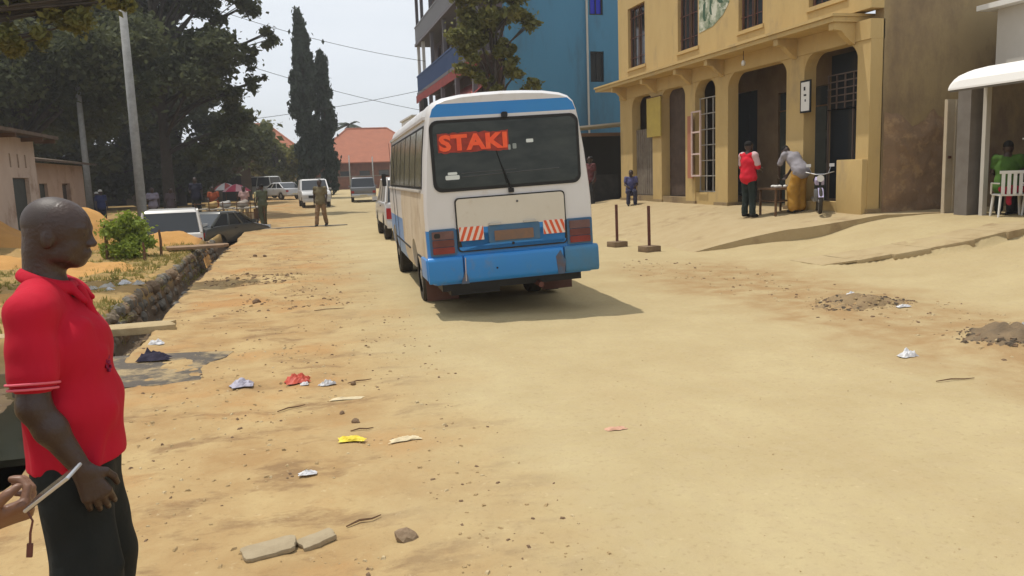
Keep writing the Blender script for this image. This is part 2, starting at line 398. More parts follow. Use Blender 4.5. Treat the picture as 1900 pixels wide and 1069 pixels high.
def terrain():
    xs = np.concatenate([-np.geomspace(400, 14, 24)[:-1], np.arange(-14, -3.2, .16), np.arange(-3.2, -1.4, .045), np.arange(-1.4, 2.0, .07),
                         np.arange(2.0, 5.5, .12), np.arange(5.5, 13.5, .075), np.geomspace(13.5, 420, 34)])
    ys = np.concatenate([-np.geomspace(60, 1, 10), np.linspace(-.8, 2.4, 12), np.arange(2.5, 12.6, .055), np.geomspace(12.6, 40, 260)[1:], np.geomspace(40, 900, 70)[1:]])
    X, Y = np.meshgrid(xs, ys, indexing='ij'); Z = H(X, Y)
    nx, ny = X.shape
    P = np.stack([X, Y, Z], -1).reshape(-1, 3)
    i = np.arange(nx - 1)[:, None] * ny + np.arange(ny - 1)[None, :]
    Q = np.stack([i, i + ny, i + ny + 1, i + 1], -1).reshape(-1, 4)
    me = bpy.data.meshes.new('ground')
    me.vertices.add(len(P)); me.vertices.foreach_set('co', P.astype(np.float32).ravel())
    me.loops.add(Q.size); me.loops.foreach_set('vertex_index', Q.astype(np.int32).ravel())
    me.polygons.add(len(Q)); me.polygons.foreach_set('loop_start', np.arange(0, Q.size, 4, dtype=np.int32))
    me.polygons.foreach_set('use_smooth', np.ones(len(Q), bool))
    me.update(calc_edges=True); me.materials.append(M_earth)
    o = bpy.data.objects.new('dirt_road', me); COL.objects.link(o); o['kind'] = 'structure'
    o['label'] = 'dusty tan dirt road with brown verges and a ditch on the left'
    return o
terrain()

# concrete forecourt in front of the yellow building (a sloping slab with a visible edge)
def platform():
    ex = [7.7, 8.0, 8.6, 9.3, 10.6, 12.0, 12.6]; ey = [15.15, 15.0, 14.5, 14.0, 13.5, 13.02, 12.95]
    xs = sorted(set([7.7, 8.0, 8.6, 9.3, 10, 10.6, 11, 11.6, 12, 12.6] + list(np.round(np.arange(7.7, 12.6, .25), 3))))
    ys_t = np.concatenate([[0], np.linspace(.03, 1, 34)])
    mb = MB(); rows = []
    for x in xs:
        y0 = float(np.interp(x, ex, ey)) + .03 * vnoise(x * 2.3, 0, 5)
        col = []
        for t in ys_t:
            y = y0 + (27.6 - y0) * t
            z = float(np.interp(x, [7.7, 8, 8.6, 9.3, 10, 11, 14], [-.02, .07, .28, .47, .56, .72, .74]))
            k = float(ss(14.8, 17.5, y)); z = z * (1 - k) + k * float(np.interp(x, [7.7, 8.5, 10, 11, 14], [-.02, .22, .60, .72, .74]))
            z += .012 * float(fbm(x * 1.5, y * 1.5, 3, 3))
            col.append((x, y, z))
        rows.append(col)
    n = len(ys_t)
    vs = [v for c in rows for v in c]; k = len(vs)
    fs = [(i * n + j, (i + 1) * n + j, (i + 1) * n + j + 1, i * n + j + 1) for i in range(len(rows) - 1) for j in range(n - 1)]
    mb.add(vs, fs)
    edge = [c[0] for c in rows]
    mb.add(edge + [(x, y + .02, -.3) for x, y, z in edge], [(i, i + len(edge), i + 1 + len(edge), i + 1) for i in range(len(edge) - 1)])
    o = mb.build('concrete_forecourt', M_conc, smooth=False, fix=False); o['kind'] = 'structure'
platform()

def PZ(x, y):
    z = float(np.interp(x, [7.7, 8, 8.6, 9.3, 10, 11, 14], [-.02, .07, .28, .47, .56, .72, .74]))
    k = float(ss(14.8, 17.5, y)); return z * (1 - k) + k * float(np.interp(x, [7.7, 8.5, 10, 11, 14], [-.02, .22, .60, .72, .74]))

# ---------------------------------------------------------------- walls with openings
def wall_mesh(mb, plane, t0, t1, a0, a1, z0, z1, ops):
    """boxes filling a wall; plane 'x': wall lies along y between x=t0..t1"""
    cuts = sorted(set([a0, a1] + [q for o in ops for q in o[:2]]))
    for u, v in zip(cuts[:-1], cuts[1:]):
        holes = sorted([(o[2], o[3]) for o in ops if o[0] <= u + 1e-6 and o[1] >= v - 1e-6]); z = z0
        for h0, h1 in holes + [(z1, z1)]:
            if h0 > z + 1e-6:
                (mb.box(t0, u, z, t1, v, h0) if plane == 'x' else mb.box(u, t0, z, v, t1, h0))
            z = max(z, h1)
def barred_window(par, off, x, y0, y1, z0, z1, nb=4, frame=M_wood, mull=1, pane=M_glass, bars=True):
    """window in a wall of constant x (outer face at x), opening y0..y1"""
    w = MB()
    t = .05
    for a in ((y0, z0, y1, z0 + t), (y0, z1 - t, y1, z1), (y0, z0 + t, y0 + t, z1 - t), (y1 - t, z0 + t, y1, z1 - t)):
        w.box(x + .10, a[0], a[1], x + .15, a[2], a[3])
    for i in range(mull):
        c = y0 + (y1 - y0) * (i + 1) / (mull + 1); w.box(x + .105, c - .02, z0 + t, x + .145, c + .02, z1 - t)
    f = w.build('window', frame, par, off)
    MB().box(x + .155, y0 + .02, z0 + .02, x + .165, y1 - .02, z1 - .02).build('pane', pane, f)
    f.children[0].data.transform(Matrix.Translation([-q for q in off]))
    if bars:
        b = MB()
        for i in range(nb):
            c = y0 + (y1 - y0) * (i + .5) / nb; b.box(x + .06, c - .008, z0, x + .075, c + .008, z1)
        k = 3
        for i in range(k):
            c = z0 + (z1 - z0) * (i + .5) / k; b.box(x + .075, y0, c - .008, x + .09, y1, c + .008)
        b.build('window_bars', M_rust, f, off)
    return f

def yellow_building():
    O = (11.0, 13.9, .7)
    T = thing('yellow_building', O, 'two storey ochre yellow building with an arcade of columns and brown barred windows', 'building')
    B = lambda mb, n, m, **k: mb.build(n, m, T, O, **k)
    wins = [(24.45, 25.8, 5.08, 7.0), (20.93, 22.15, 5.08, 7.0), (17.7, 18.8, 5.08, 7.0), (14.65, 15.9, 5.08, 7.0)]
    mb = MB(); wall_mesh(mb, 'x', 11.0, 11.3, 13.9, 26.64, 4.70, 8.6, wins)
    B(mb, 'upper_wall', M_yel)
    for w in wins: barred_window(T, O, 11.0, *w, nb=5, mull=1)
    for w in wins:
        B(MB().box(10.96, w[0] - .06, w[2] - .09, 11.1, w[1] + .06, w[2] - .003), 'window_sill', M_yel)
    # side wall facing the camera, rear wall, roof
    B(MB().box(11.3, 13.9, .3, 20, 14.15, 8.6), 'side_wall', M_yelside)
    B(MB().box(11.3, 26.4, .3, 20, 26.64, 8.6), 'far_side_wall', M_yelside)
    B(MB().box(10.8, 13.7, 8.603, 20.2, 26.8, 8.75), 'roof', M_conc)
    # ceiling of the arcade and back wall with doors
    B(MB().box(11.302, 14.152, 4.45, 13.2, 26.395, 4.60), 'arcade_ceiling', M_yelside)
    doors = [(17.0, 19.1, .72, 3.6), (14.5, 15.95, .9, 3.9), (20.1, 21.6, .9, 3.8), (23.1, 24.0, .72, 3.4), (24.6, 25.9, .72, 3.4)]
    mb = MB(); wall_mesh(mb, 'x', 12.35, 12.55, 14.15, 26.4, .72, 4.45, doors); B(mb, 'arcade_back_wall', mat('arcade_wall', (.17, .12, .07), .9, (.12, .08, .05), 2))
    for d in (doors[0], doors[3], doors[4]):
        n = 2 if d[1] - d[0] > 1 else 1
        for i in range(n):
            a = d[0] + (d[1] - d[0]) * i / n + .02; b = d[0] + (d[1] - d[0]) * (i + 1) / n - .02
            q = MB().box(12.40, a, d[2] + .02, 12.45, b, d[3] - .5)
            o = B(q, 'door', M_door)
            for j in range(3):
                z = d[2] + .25 + j * .78
                MB().box(12.385, a + .12, z, 12.398, b - .12, z + .6).build('door_panel', M_door, o, O)
        B(MB().box(12.40, d[0] + .02, d[3] - .46, 12.44, d[1] - .02, d[3] - .02), 'fanlight', M_glass)
        B(MB().box(12.36, d[0], d[3] - .49, 12.47, d[1], d[3] - .462), 'door_head', M_wood)
    # beam over the columns
    B(MB().box(11.0, 13.9, 4.12, 11.33, 26.64, 4.50), 'arcade_beam', M_yel)
    cols = [(13.9, 14.28), (16.05, 16.72), (19.34, 20.0), (21.15, 21.75), (23.35, 24.0), (25.6, 26.62)]
    for i, (a, b) in enumerate(cols):
        mb = MB().box(11.02, a, .45, 11.32, b, 4.118)
        o = B(mb, 'column', M_yel)
        r = .38
        for s, e in ((-1, a), (1, b)):
            if (i == 0 and s < 0) or (i == len(cols) - 1 and s > 0): continue
            pts = [(e, 4.117), (e, 4.117 - r)] + [(e + s * (r - r * math.cos(t)), 4.117 - r + r * math.sin(t)) for t in np.linspace(0.1, PI / 2, 7)]
            MB().prism(pts, 'x', 11.03, 11.31).build('arch_haunch', M_yel, o, O)
        MB().box(10.985, a - .04, .45, 11.33, b + .04, .80).build('column_base', M_yelside, o, O)
    # cornice slab with brackets and a rail above
    B(MB().box(10.45, 14.3, 4.503, 11.4, 27.5, 4.60), 'cornice', M_yel)
    B(MB().box(10.41, 14.27, 4.603, 11.4, 27.53, 4.66), 'cornice_lip', M_yel)
    for y in (14.35, 16.3, 19.5, 21.3, 23.6, 26.0):
        pts = [(10.50, 4.5), (11.0, 4.5), (11.0, 4.08), (10.92, 4.12), (10.80, 4.22), (10.68, 4.34), (10.50, 4.36)]
        B(MB().prism(pts, 'y', y, y + .16), 'cornice_bracket', M_yel)
    # far corner post, low plinths
    B(MB().box(11.04, 20.0, .45, 11.30, 21.15, 1.05), 'plinth_wall', M_yel)
    B(MB().box(11.04, 14.28, .45, 11.30, 16.05, .92), 'plinth_wall', M_yel)
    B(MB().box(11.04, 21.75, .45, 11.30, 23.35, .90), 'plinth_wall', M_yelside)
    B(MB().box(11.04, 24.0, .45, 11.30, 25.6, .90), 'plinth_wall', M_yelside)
    B(MB().box(10.90, 13.92, .45, 11.35, 14.72, 1.80), 'counter_pier', M_yel, bevel=.015)
    # grilles
    def grille(y0, y1, z0, z1, ny, nz_, m, x=11.16):
        g = MB()
        for i in range(ny + 1):
            c = y0 + (y1 - y0) * i / ny; g.box(x, c - .015, z0, x + .03, c + .015, z1)
        for i in range(nz_ + 1):
            c = z0 + (z1 - z0) * i / nz_; g.box(x - .02, y0, c - .012, x - .001, y1, c + .012)
        return B(g, 'grille', m)
    grille(20.02, 21.13, 1.08, 3.65, 3, 6, mat('pale_grille', (.35, .33, .30), .6))
    grille(14.3, 16.0, 2.9, 3.65, 6, 5, mat('brown_grille', (.14, .10, .08), .7), 11.6)
    grille(14.3, 16.0, .92, 2.9, 2, 1, mat('brown_grille', (.14, .10, .08), .7), 11.6)
    B(MB().box(11.75, 14.2, .95, 11.77, 16.1, 4.1), 'shop_glazing', M_glass)
    B(MB().box(12.45, 20.1, .9, 12.46, 21.6, 3.8), 'shop_glazing', M_glass)
    B(MB().box(11.28, 21.8, .92, 11.33, 23.3, 4.1), 'shutter', mat('brown_shutter', (.09, .06, .045), .7, (.06, .04, .03), 4))
    sh = MB()
    for i in range(9): sh.box(11.15, 24.05 + i * .17, .92, 11.20, 24.05 + i * .17 + .14, 3.05)
    B(sh, 'corrugated_screen', mat('faded_screen', (.20, .17, .13), .8, (.13, .10, .08), 4))
    # lamp hanging from the beam
    l = MB().tube([(10.7, 18.05, 4.5), (10.7, 18.05, 4.27)], .008, 5); lo = B(l, 'hanging_lamp', M_black)
    MB().tube([(10.7, 18.05, 4.28), (10.7, 18.05, 4.24), (10.7, 18.05, 4.16)], [.03, .05, .045], 10).build('bulb', M_white, lo, O, smooth=True)
    # painted mural between the windows
    mu = mat('tree_mural', (.42, .44, .33), .9, (.08, .13, .07), 3.2, .35, col3=(.55, .55, .45), scale3=2.0, lo3=.52, hi3=.58)
    B(MB().prism([(19.25, 5.9), (19.55, 5.65), (20.1, 5.45), (20.85, 5.40), (20.87, 6.9), (19.2, 6.9)], 'x', 10.992, 11.002), 'painted_mural', mu)
    tr = MB()
    for (y, z, w, h) in ((20.55, 5.65, .18, .5), (20.2, 5.75, .14, .42), (19.7, 5.95, .3, .35), (19.9, 6.3, .35, .3), (20.6, 6.2, .2, .4)):
        tr.prism([(y - w / 2, z), (y - w * .2, z + h * .5), (y - w * .45, z + h), (y + w * .3, z + h * .9), (y + w / 2, z + h * .3), (y + w * .1, z + .02)], 'x', 10.986, 10.991)
    B(tr, 'mural_motif', mat('mural_green', (.05, .10, .06), .9))
    return T
yellow_building()

def hanging_sign(y0, y1, z0, z1, x, label, m):
    T = thing('shop_sign', (x, (y0 + y1) / 2, z0), label, 'sign')
    O = T.location
    MB().box(x - .04, y0, z0, x, y1, z1).build('board', m, T, O)
    MB().box(x - .045, y0 - .02, z1, x + .005, y1 + .02, z1 + .03).build('top_rail', M_wood, T, O)
    return T
hanging_sign(23.25, 24.25, 2.75, 3.95, 10.98, 'plain bright yellow sign board hanging high on an arcade column', mat('yellow_board', (.50, .38, .09), .7, (.42, .31, .08), 3))
# white poster beside the main doorway
T = thing('white_poster', (10.93, 15.8, 2.9), 'narrow white poster in a dark frame on the arcade column near the doorway', 'poster'); O = T.location
MB().box(10.955, 15.72, 2.86, 10.98, 16.1, 3.56).build('frame', M_black, T, O)
s = MB().box(10.950, 15.76, 2.9, 10.954, 16.06, 3.52).build('sheet', M_white, T, O)
q = MB()
for (y, z, a, b) in ((15.93, 3.34, .03, .08), (15.91, 3.22, .045, .04), (15.9, 3.1, .02, .05)): q.box(10.946, y - a, z, 10.949, y + a, z + b)
q.build('printed_mark', M_black, s, O)
# framed red and white board near the barred opening
T = thing('red_frame_stand', (10.9, 21.0, .95), 'tall red and white display frame leaning by the barred opening', 'display frame'); O = T.location
f = MB()
for (a, b, c, d) in ((20.55, 1.5, 20.6, 3.3), (21.05, 1.5, 21.1, 3.3)): f.box(10.86, a, b, 10.9, c, d)
for z in (1.5, 2.1, 2.7, 3.26): f.box(10.862, 20.6, z, 10.898, 21.05, z + .045)
f.build('frame', mat('pale_red_paint', (.55, .42, .38), .6), T, O)
MB().box(10.905, 21.1, 1.45, 10.93, 21.4, 3.2).build('side_panel', mat('dull_red_panel', (.36, .15, .09), .7), T, O)

# ---------------------------------------------------------------- white building at the right edge
def white_building():
    O = (12.0, 12.0, .6)
    T = thing('white_shop', O, 'small white and grey shop with curved white awning at the right edge', 'building')
    B = lambda mb, n, m, **k: mb.build(n, m, T, O, **k)
    B(MB().box(13.0, 3.0, 3.2, 18, 12.9, 4.50), 'upper_wall', M_greyplaster)
    B(MB().box(12.75, 2.8, 4.503, 18.2, 13.15, 4.60), 'roof_edge', M_white)
    B(MB().box(11.85, 12.25, .45, 12.2, 12.55, 3.20), 'corner_pillar', mat('grey_pillar', (.20, .18, .16), .9, (.14, .12, .10), 3, .8))
    B(MB().box(11.95, 12.0, .45, 12.05, 12.08, 3.1), 'awning_post', M_greyplaster)
    B(MB().box(11.95, 9.5, .45, 12.05, 9.58, 3.1), 'awning_post', M_greyplaster)
    B(MB().box(13.3, 3.0, .45, 13.5, 12.25, 3.2), 'shop_back_wall', mat('shop_inner', (.07, .06, .05), .9, (.045, .04, .035), 2))
    B(MB().box(12.2, 3, 3.1, 18, 12.25, 3.197), 'shop_ceiling', M_grey)
    B(MB().box(12.9, 11.05, .45, 13.1, 11.3, 3.1), 'inner_column', mat('pink_column', (.32, .22, .17), .9))
    B(MB().box(12.9, 10.4, .45, 13.1, 10.55, 3.1), 'inner_column', mat('pink_column', (.32, .22, .17), .9))
    g = MB()
    for i in range(6): g.box(13.0, 11.35 + i * .14, 1.2, 13.02, 11.37 + i * .14, 2.9)
    for z in (1.2, 2.05, 2.9): g.box(12.985, 11.3, z, 12.999, 12.2, z + .03)
    B(g, 'window_grille', M_greyplaster)
    # curved sheet awning
    prof = [(11.20, 2.96), (11.23, 3.08), (11.32, 3.19), (11.5, 3.26), (11.8, 3.32), (12.2, 3.36), (13.0, 3.44)]
    aw = MB()
    n = len(prof); vs = []
    ysl = [12.1, 12.0, 11.85] + list(np.arange(11.4, 3, -.45))
    for j, y in enumerate(ysl):
        dz = [-.10, -.03, 0][j] if j < 3 else 0
        vs += [(x, y, z + dz * (k / (n - 1)) ** .3 if k else z) for k, (x, z) in enumerate(prof)]
    fs = [(j * n + i, j * n + i + 1, (j + 1) * n + i + 1, (j + 1) * n + i) for j in range(len(ysl) - 1) for i in range(n - 1)]
    aw.add(vs, fs); aw.add([(x, y, z - .03) for x, y, z in vs], [f[::-1] for f in fs])
    edge = [j * n for j in range(len(ysl))]
    aw.add([vs[i] for i in edge] + [(vs[i][0], vs[i][1], vs[i][2] - .03) for i in edge], [(i, i + 1, i + 1 + len(edge), i + len(edge)) for i in range(len(edge) - 1)])
    aw.add([vs[i] for i in range(n)] + [(vs[i][0], vs[i][1], vs[i][2] - .03) for i in range(n)], [(i, i + 1, i + 1 + n, i + n) for i in range(n - 1)])
    B(aw, 'awning', mat('white_awning', (.78, .76, .72), .6), smooth=False)
    B(MB().box(11.22, 3.2, 2.90, 11.26, 12.08, 2.955), 'awning_beam', M_grey)
    return T
white_building()
T = thing('metal_gate', (12.2, 13.0, .6), 'off white sheet metal gate between the yellow building and the shop', 'gate'); O = T.location
MB().box(12.0, 12.98, .66, 12.42, 13.03, 2.86).build('gate_leaf', mat('cream_metal', (.52, .45, .34), .6, (.42, .34, .23), 3, .8), T, O)
for x in (12.0, 12.2, 12.38): MB().box(x, 12.955, .68, x + .03, 12.979, 2.84).build('rib', mat('cream_metal', (.5, .5, .4)), T, O)
MB().box(12.05, 12.93, 1.75, 12.11, 12.954, 1.80).build('handle', M_rust, T, O)
T = thing('rubble_wall', (11.9, 13.6, .6), 'low brown crumbling mud wall against the shaded side of the yellow building', 'wall'); O = T.location
wp = MB(); nx_, nz_ = 26, 34; vs = []; fs = []
for i in range(nx_):
    for j in range(nz_):
        u, v = i / (nx_ - 1), j / (nz_ - 1); e = min(1, 6 * min(u, 1 - u, (1 - v) * 1.2)); top = 2.55 + .16 * float(fbm(u * 4, 0, 90))
        vs.append((11.35 + 1.55 * u, 13.885 - .10 * e * (.6 + .35 * float(fbm(u * 5, v * 7, 91))), .5 + (top - .5) * v))
for i in range(nx_ - 1):
    for j in range(nz_ - 1): fs.append((i * nz_ + j, (i + 1) * nz_ + j, (i + 1) * nz_ + j + 1, i * nz_ + j + 1))
wp.add(vs, fs).build('crumbled_plaster_face', mat('crumbled_plaster', (.27, .17, .10), .97, (.19, .13, .08), 2.2, .8, .8, 14, col3=(.33, .22, .12), scale3=3.5, lo3=.5, hi3=.62), T, O, smooth=True, fix=False)

# ---------------------------------------------------------------- dark shed and blue building
T = thing('dark_shed', (10.6, 29, .6), 'dark open lean-to shed with pale sloping roof beside the yellow building', 'shed'); O = T.location
MB().hexa([(9.2, 27.9, 3.25), (14, 27.9, 3.6), (14, 32, 3.6), (9.2, 32, 3.25), (9.2, 27.9, 3.31), (14, 27.9, 3.66), (14, 32, 3.66), (9.2, 32, 3.31)]).build('roof', M_greyplaster, T, O)
MB().box(9.3, 28.0, 3.0, 14, 28.06, 3.12).build('eaves_board', M_wood, T, O)
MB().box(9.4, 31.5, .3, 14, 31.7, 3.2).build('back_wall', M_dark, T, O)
MB().box(9.35, 28.05, .3, 9.45, 28.15, 3.25).build('post', M_wood, T, O)
MB().box(11.9, 28.05, .3, 12.0, 28.15, 3.25).build('post', M_wood, T, O)
mb = MB().box(9.6, 28.3, .45, 11.6, 28.9, 1.6); mb.build('counter', mat('shed_counter', (.06, .055, .05), .8, (.03, .03, .03), 3), T, O)

def blue_building():
    O = (9.2, 35, 0)
    T = thing('blue_building', O, 'tall blue apartment block with balconies on its dark street side', 'building')
    B = lambda mb, n, m, **k: mb.build(n, m, T, O, **k)
    sw = [(13.1, 13.75, 5.72, 7.05), (13.1, 13.75, 8.62, 10.2)]
    mb = MB(); wall_mesh(mb, 'y', 35.0, 35.3, 9.2, 20, 0, 16.5, sw); B(mb, 'side_wall', M_blue)
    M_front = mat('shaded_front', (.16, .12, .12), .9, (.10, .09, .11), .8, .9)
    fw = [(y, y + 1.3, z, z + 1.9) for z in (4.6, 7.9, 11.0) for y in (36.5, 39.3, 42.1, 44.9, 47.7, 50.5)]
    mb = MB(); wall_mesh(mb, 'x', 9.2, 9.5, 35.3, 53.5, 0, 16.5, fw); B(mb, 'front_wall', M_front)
    B(MB().box(9.4, 53.5, 0, 20, 53.8, 16.5), 'rear_wall', M_blue)
    B(MB().box(8.0, 34.8, 16.5, 20.2, 54, 16.7), 'roof', M_grey)
    for w in fw: barred_window(T, O, 9.2, *w, bars=False, frame=M_wood)
    for (a, b, c, d), m in zip(sw, (M_glass, M_bright)):
        f = MB()
        for q in ((a, c, b, c + .07), (a, d - .07, b, d), (a, c, a + .07, d), (b - .07, c, b, d), ((a + b) / 2 - .02, c + .07, (a + b) / 2 + .02, d - .07)):
            f.box(q[0], 35.08 + random.random() * .004, q[1], q[2], 35.14, q[3])
        fo = B(f, 'window', M_black); MB().box(a, 35.15, c, b, 35.16, d).build('pane', m, fo, O)
    B(MB().tube([(12.95, 34.93, 0), (12.95, 34.93, 16.4)], .05, 8), 'drain_pipe', M_greyplaster)
    M_slab = mat('balcony_slab', (.14, .13, .14), .9)
    for i, z in enumerate((7.0, 10.05, 13.1)):
        B(MB().box(8.0, 35.4, z, 9.198, 53.4, z + .16), 'balcony_floor', M_slab)
        b = MB(); b.box(8.02, 35.42, z + 1.12, 8.10, 53.38, z + 1.2)
        for y in np.arange(35.45, 53.35, .32): b.box(8.04, y, z + .16, 8.075, y + .19, z + 1.12)
        B(b, 'balcony_railing', M_bluedark if i == 0 else mat('grey_rail', (.20, .20, .21), .8))
        for k, y in enumerate((36, 40, 44, 48, 51.2, 53.2)):
            B(MB().box(8.12, y - .09, z + .16, 8.30, y + .09, z + 3.05), 'balcony_post', M_white if k >= 4 and i == 0 else M_slab)
    # red awning over the first storey
    a = MB()
    for k in range(48):
        y = 35.4 + k * .36; a.m = k % 2
        a.hexa([(7.5, y, 5.0), (9.1, y, 6.35), (9.1, y + .35, 6.35), (7.5, y + .35, 5.0), (7.5, y, 5.04), (9.1, y, 6.42), (9.1, y + .35, 6.42), (7.5, y + .35, 5.04)])
    a.m = 0; a.box(7.94, 35.4, 6.5, 8.0, 53.4, 6.95)
    B(a, 'red_awning', [M_redcloth, mat('faded_red', (.36, .12, .10), .85)])
    for y in (36.0, 40, 44, 48, 52): B(MB().box(7.9, y - .12, 0, 8.1, y + .12, 6.5), 'arcade_post', M_slab)
blue_building()
# small white building beyond, showing left of the blue one
T = thing('white_block', (10.6, 75, 0), 'low white building far behind the bus roof', 'building'); O = T.location
MB().box(10.6, 74, .3, 16, 82, 7.2).build('wall', M_white, T, O)
MB().box(10.45, 73.8, 7.2, 16.2, 82.2, 7.35).build('roof', M_greyplaster, T, O)

# ---------------------------------------------------------------- far red roofed house and others at the end of the street
def hip_house(x0, x1, y0, y1, z0, ze, zr, label, wallm, n=9):
    T = thing('tile_roofed_house', ((x0 + x1) / 2, y0, z0), label, 'house'); O = T.location
    w = [(x0 + .8 + i * 2.4, x0 + 2.2 + i * 2.4, z0 + .9, z0 + 2.2) for i in range(int((x1 - x0 - 1) / 2.4))]
    mb = MB(); wall_mesh(mb, 'y', y0, y0 + .3, x0, x1, z0 - .5, ze, w); mb.box(x0, y0 + .3, z0 - .5, x0 + .3, y1, ze); mb.box(x1 - .3, y0 + .3, z0 - .5, x1, y1, ze)
    mb.build('wall', wallm, T, O)
    for a, b, c, d in w:
        f = MB().box(a, y0 + .1, c, b, y0 + .16, c + .08).box(a, y0 + .1, d - .08, b, y0 + .16, d).box(a, y0 + .1, c + .08, a + .08, y0 + .16, d - .08).box(b - .08, y0 + .1, c + .08, b, y0 + .16, d - .08).build('window', M_wood, T, O)
        MB().box(a, y0 + .17, c, b, y0 + .18, d).build('pane', M_glass, f, O)
    e = .8; r = MB(); h = min(x1 - x0, y1 - y0) / 2 * .8; ym = (y0 + y1) / 2
    P = [(x0 - e, y0 - e, ze), (x1 + e, y0 - e, ze), (x1 + e, y1 + e, ze), (x0 - e, y1 + e, ze), (x0 + h, ym, zr), (x1 - h, ym, zr)]
    r.add(P + [(a, b, c - .12) for a, b, c in P[:4]], [(0, 1, 5, 4), (1, 2, 5), (2, 3, 4, 5), (3, 0, 4), (0, 6, 7, 1), (1, 7, 8, 2), (2, 8, 9, 3), (3, 9, 6, 0), (6, 9, 8, 7)])
    ro = r.build('roof', M_red_tile, T, O)
    q = MB().tube([P[4], P[5]], .14, 6)
    for i, j in ((0, 4), (3, 4), (1, 5), (2, 5)): q.tube([P[i], P[j]], .12, 6)
    q.build('ridge_tiles', M_red_tile, ro, O)
    return T
hip_house(2.2, 17, 104, 116, .7, 3.9, 8.4, 'long house with an orange tile roof closing the far end of the street', M_brownwall)
hip_house(-9, 1.2, 96, 106, .7, 4.4, 8.6, 'smaller red roofed house half hidden by trees at the far end', mat('tan_wall', (.33, .25, .16), .9))
T = thing('brick_boundary_wall', (4, 98, .6), 'long brown boundary wall at the end of the street', 'wall'); O = T.location
mb = MB().box(-6, 98, .2, 16, 98.3, 2.1); mb.build('wall_face', M_brownwall, T, O)
MB().box(-6.05, 97.93, 2.103, 16.05, 98.37, 2.2).build('coping', M_grey, T, O)
# ---------------------------------------------------------------- vegetation
def leaf_mesh(name, C, Rd, n, size, m, parent, off=(0, 0, 0), flat=.35, squash=(1, 1, .8), seed=1, droop=0.0, aspect=.55):
    """n leaf faces spread through ellipsoidal clumps (centres C, radii Rd)"""
    g = np.random.default_rng(seed); C = np.asarray(C, float); Rd = np.asarray(Rd, float)
    w = Rd ** 2.2; k = g.choice(len(C), n, p=w / w.sum())
    d = g.normal(size=(n, 3)); d /= np.linalg.norm(d, axis=1)[:, None]
    rad = g.random(n) ** .6 * (1 + .35 * np.abs(g.normal(size=n)) ** 2 * .5)
    P = C[k] + d * (rad * Rd[k])[:, None] * np.array(squash) - np.asarray(off)
    nrm = g.normal(size=(n, 3)); nrm[:, 2] = np.abs(nrm[:, 2]) + flat; nrm /= np.linalg.norm(nrm, axis=1)[:, None]
    u = np.cross(nrm, g.normal(size=(n, 3))); u[:, 2] -= droop; u /= np.linalg.norm(u, axis=1)[:, None]
    v = np.cross(nrm, u); s = size * (.45 + 1.1 * g.random(n) ** 1.5)[:, None]
    V = np.stack([P - u * s, P + v * s * aspect + nrm * s * .12, P + u * s, P - v * s * aspect + nrm * s * .12], 1).reshape(-1, 3)
    me = bpy.data.meshes.new(name); me.vertices.add(len(V)); me.vertices.foreach_set('co', V.astype(np.float32).ravel())
    me.loops.add(4 * n); me.loops.foreach_set('vertex_index', np.arange(4 * n, dtype=np.int32))
    me.polygons.add(n); me.polygons.foreach_set('loop_start', np.arange(0, 4 * n, 4, dtype=np.int32)); me.update(calc_edges=True)
    me.materials.append(m); o = bpy.data.objects.new(name, me); COL.objects.link(o); o.parent = parent
    return o
def tree(name, loc, label, h, tr, clumps, m, n, leaf, group=None, seed=1, lean=(0, 0), **k):
    """clumps: list of (dx,dy,z,r) relative to the base"""
    T = thing(name, loc, label, 'tree', group); g = random.Random(seed)
    mb = MB(); top = Vector((lean[0], lean[1], h * .72))
    pts = [Vector((0, 0, -.4))] + [Vector((lean[0] * t + g.uniform(-.1, .1) * t, lean[1] * t + g.uniform(-.1, .1) * t, h * .72 * t)) for t in (.15, .35, .6, .8, 1)]
    mb.tube(pts, [tr * 1.25, tr, tr * .85, tr * .7, tr * .5, tr * .25], 9)
    C = []; R = []
    for (x, y, z, r) in clumps:
        c = Vector((x, y, z)); t = max(.25, min(.9, (z - r * .8) / (h * .72) * .75)); b = Vector((lean[0] * t, lean[1] * t, h * .72 * t))
        mid = (b + c) / 2 + Vector((g.uniform(-.3, .3), g.uniform(-.3, .3), .25))
        mb.tube([b, mid, c], [tr * .38, tr * .24, tr * .08], 6)
        for q in range(max(5, int(r * 5))):
            d = Vector((g.gauss(0, 1), g.gauss(0, 1), g.gauss(0, .8))).normalized() * r * g.uniform(.45, 1.0)
            C.append((x + d.x, y + d.y, z + d.z)); R.append(r * g.uniform(.26, .50))
            if q % 2 == 0: mb.tube([mid, c + d * .5, c + d], [tr * .12, tr * .07, tr * .02], 4, caps=False)
    mb.build('trunk', M_bark, T, smooth=True, fix=False)
    leaf_mesh('crown', C, R, n, leaf, m, T, seed=seed, **k)
    return T
def blob(cx, cy, cz, rx, ry, rz, n, r, seed):
    g = random.Random(seed); out = []
    while len(out) < n:
        p = [g.uniform(-1, 1) for _ in range(3)]
        if sum(q * q for q in p) < 1: out.append((cx + p[0] * rx, cy + p[1] * ry, cz + p[2] * rz, r * g.uniform(.7, 1.25)))
    return out
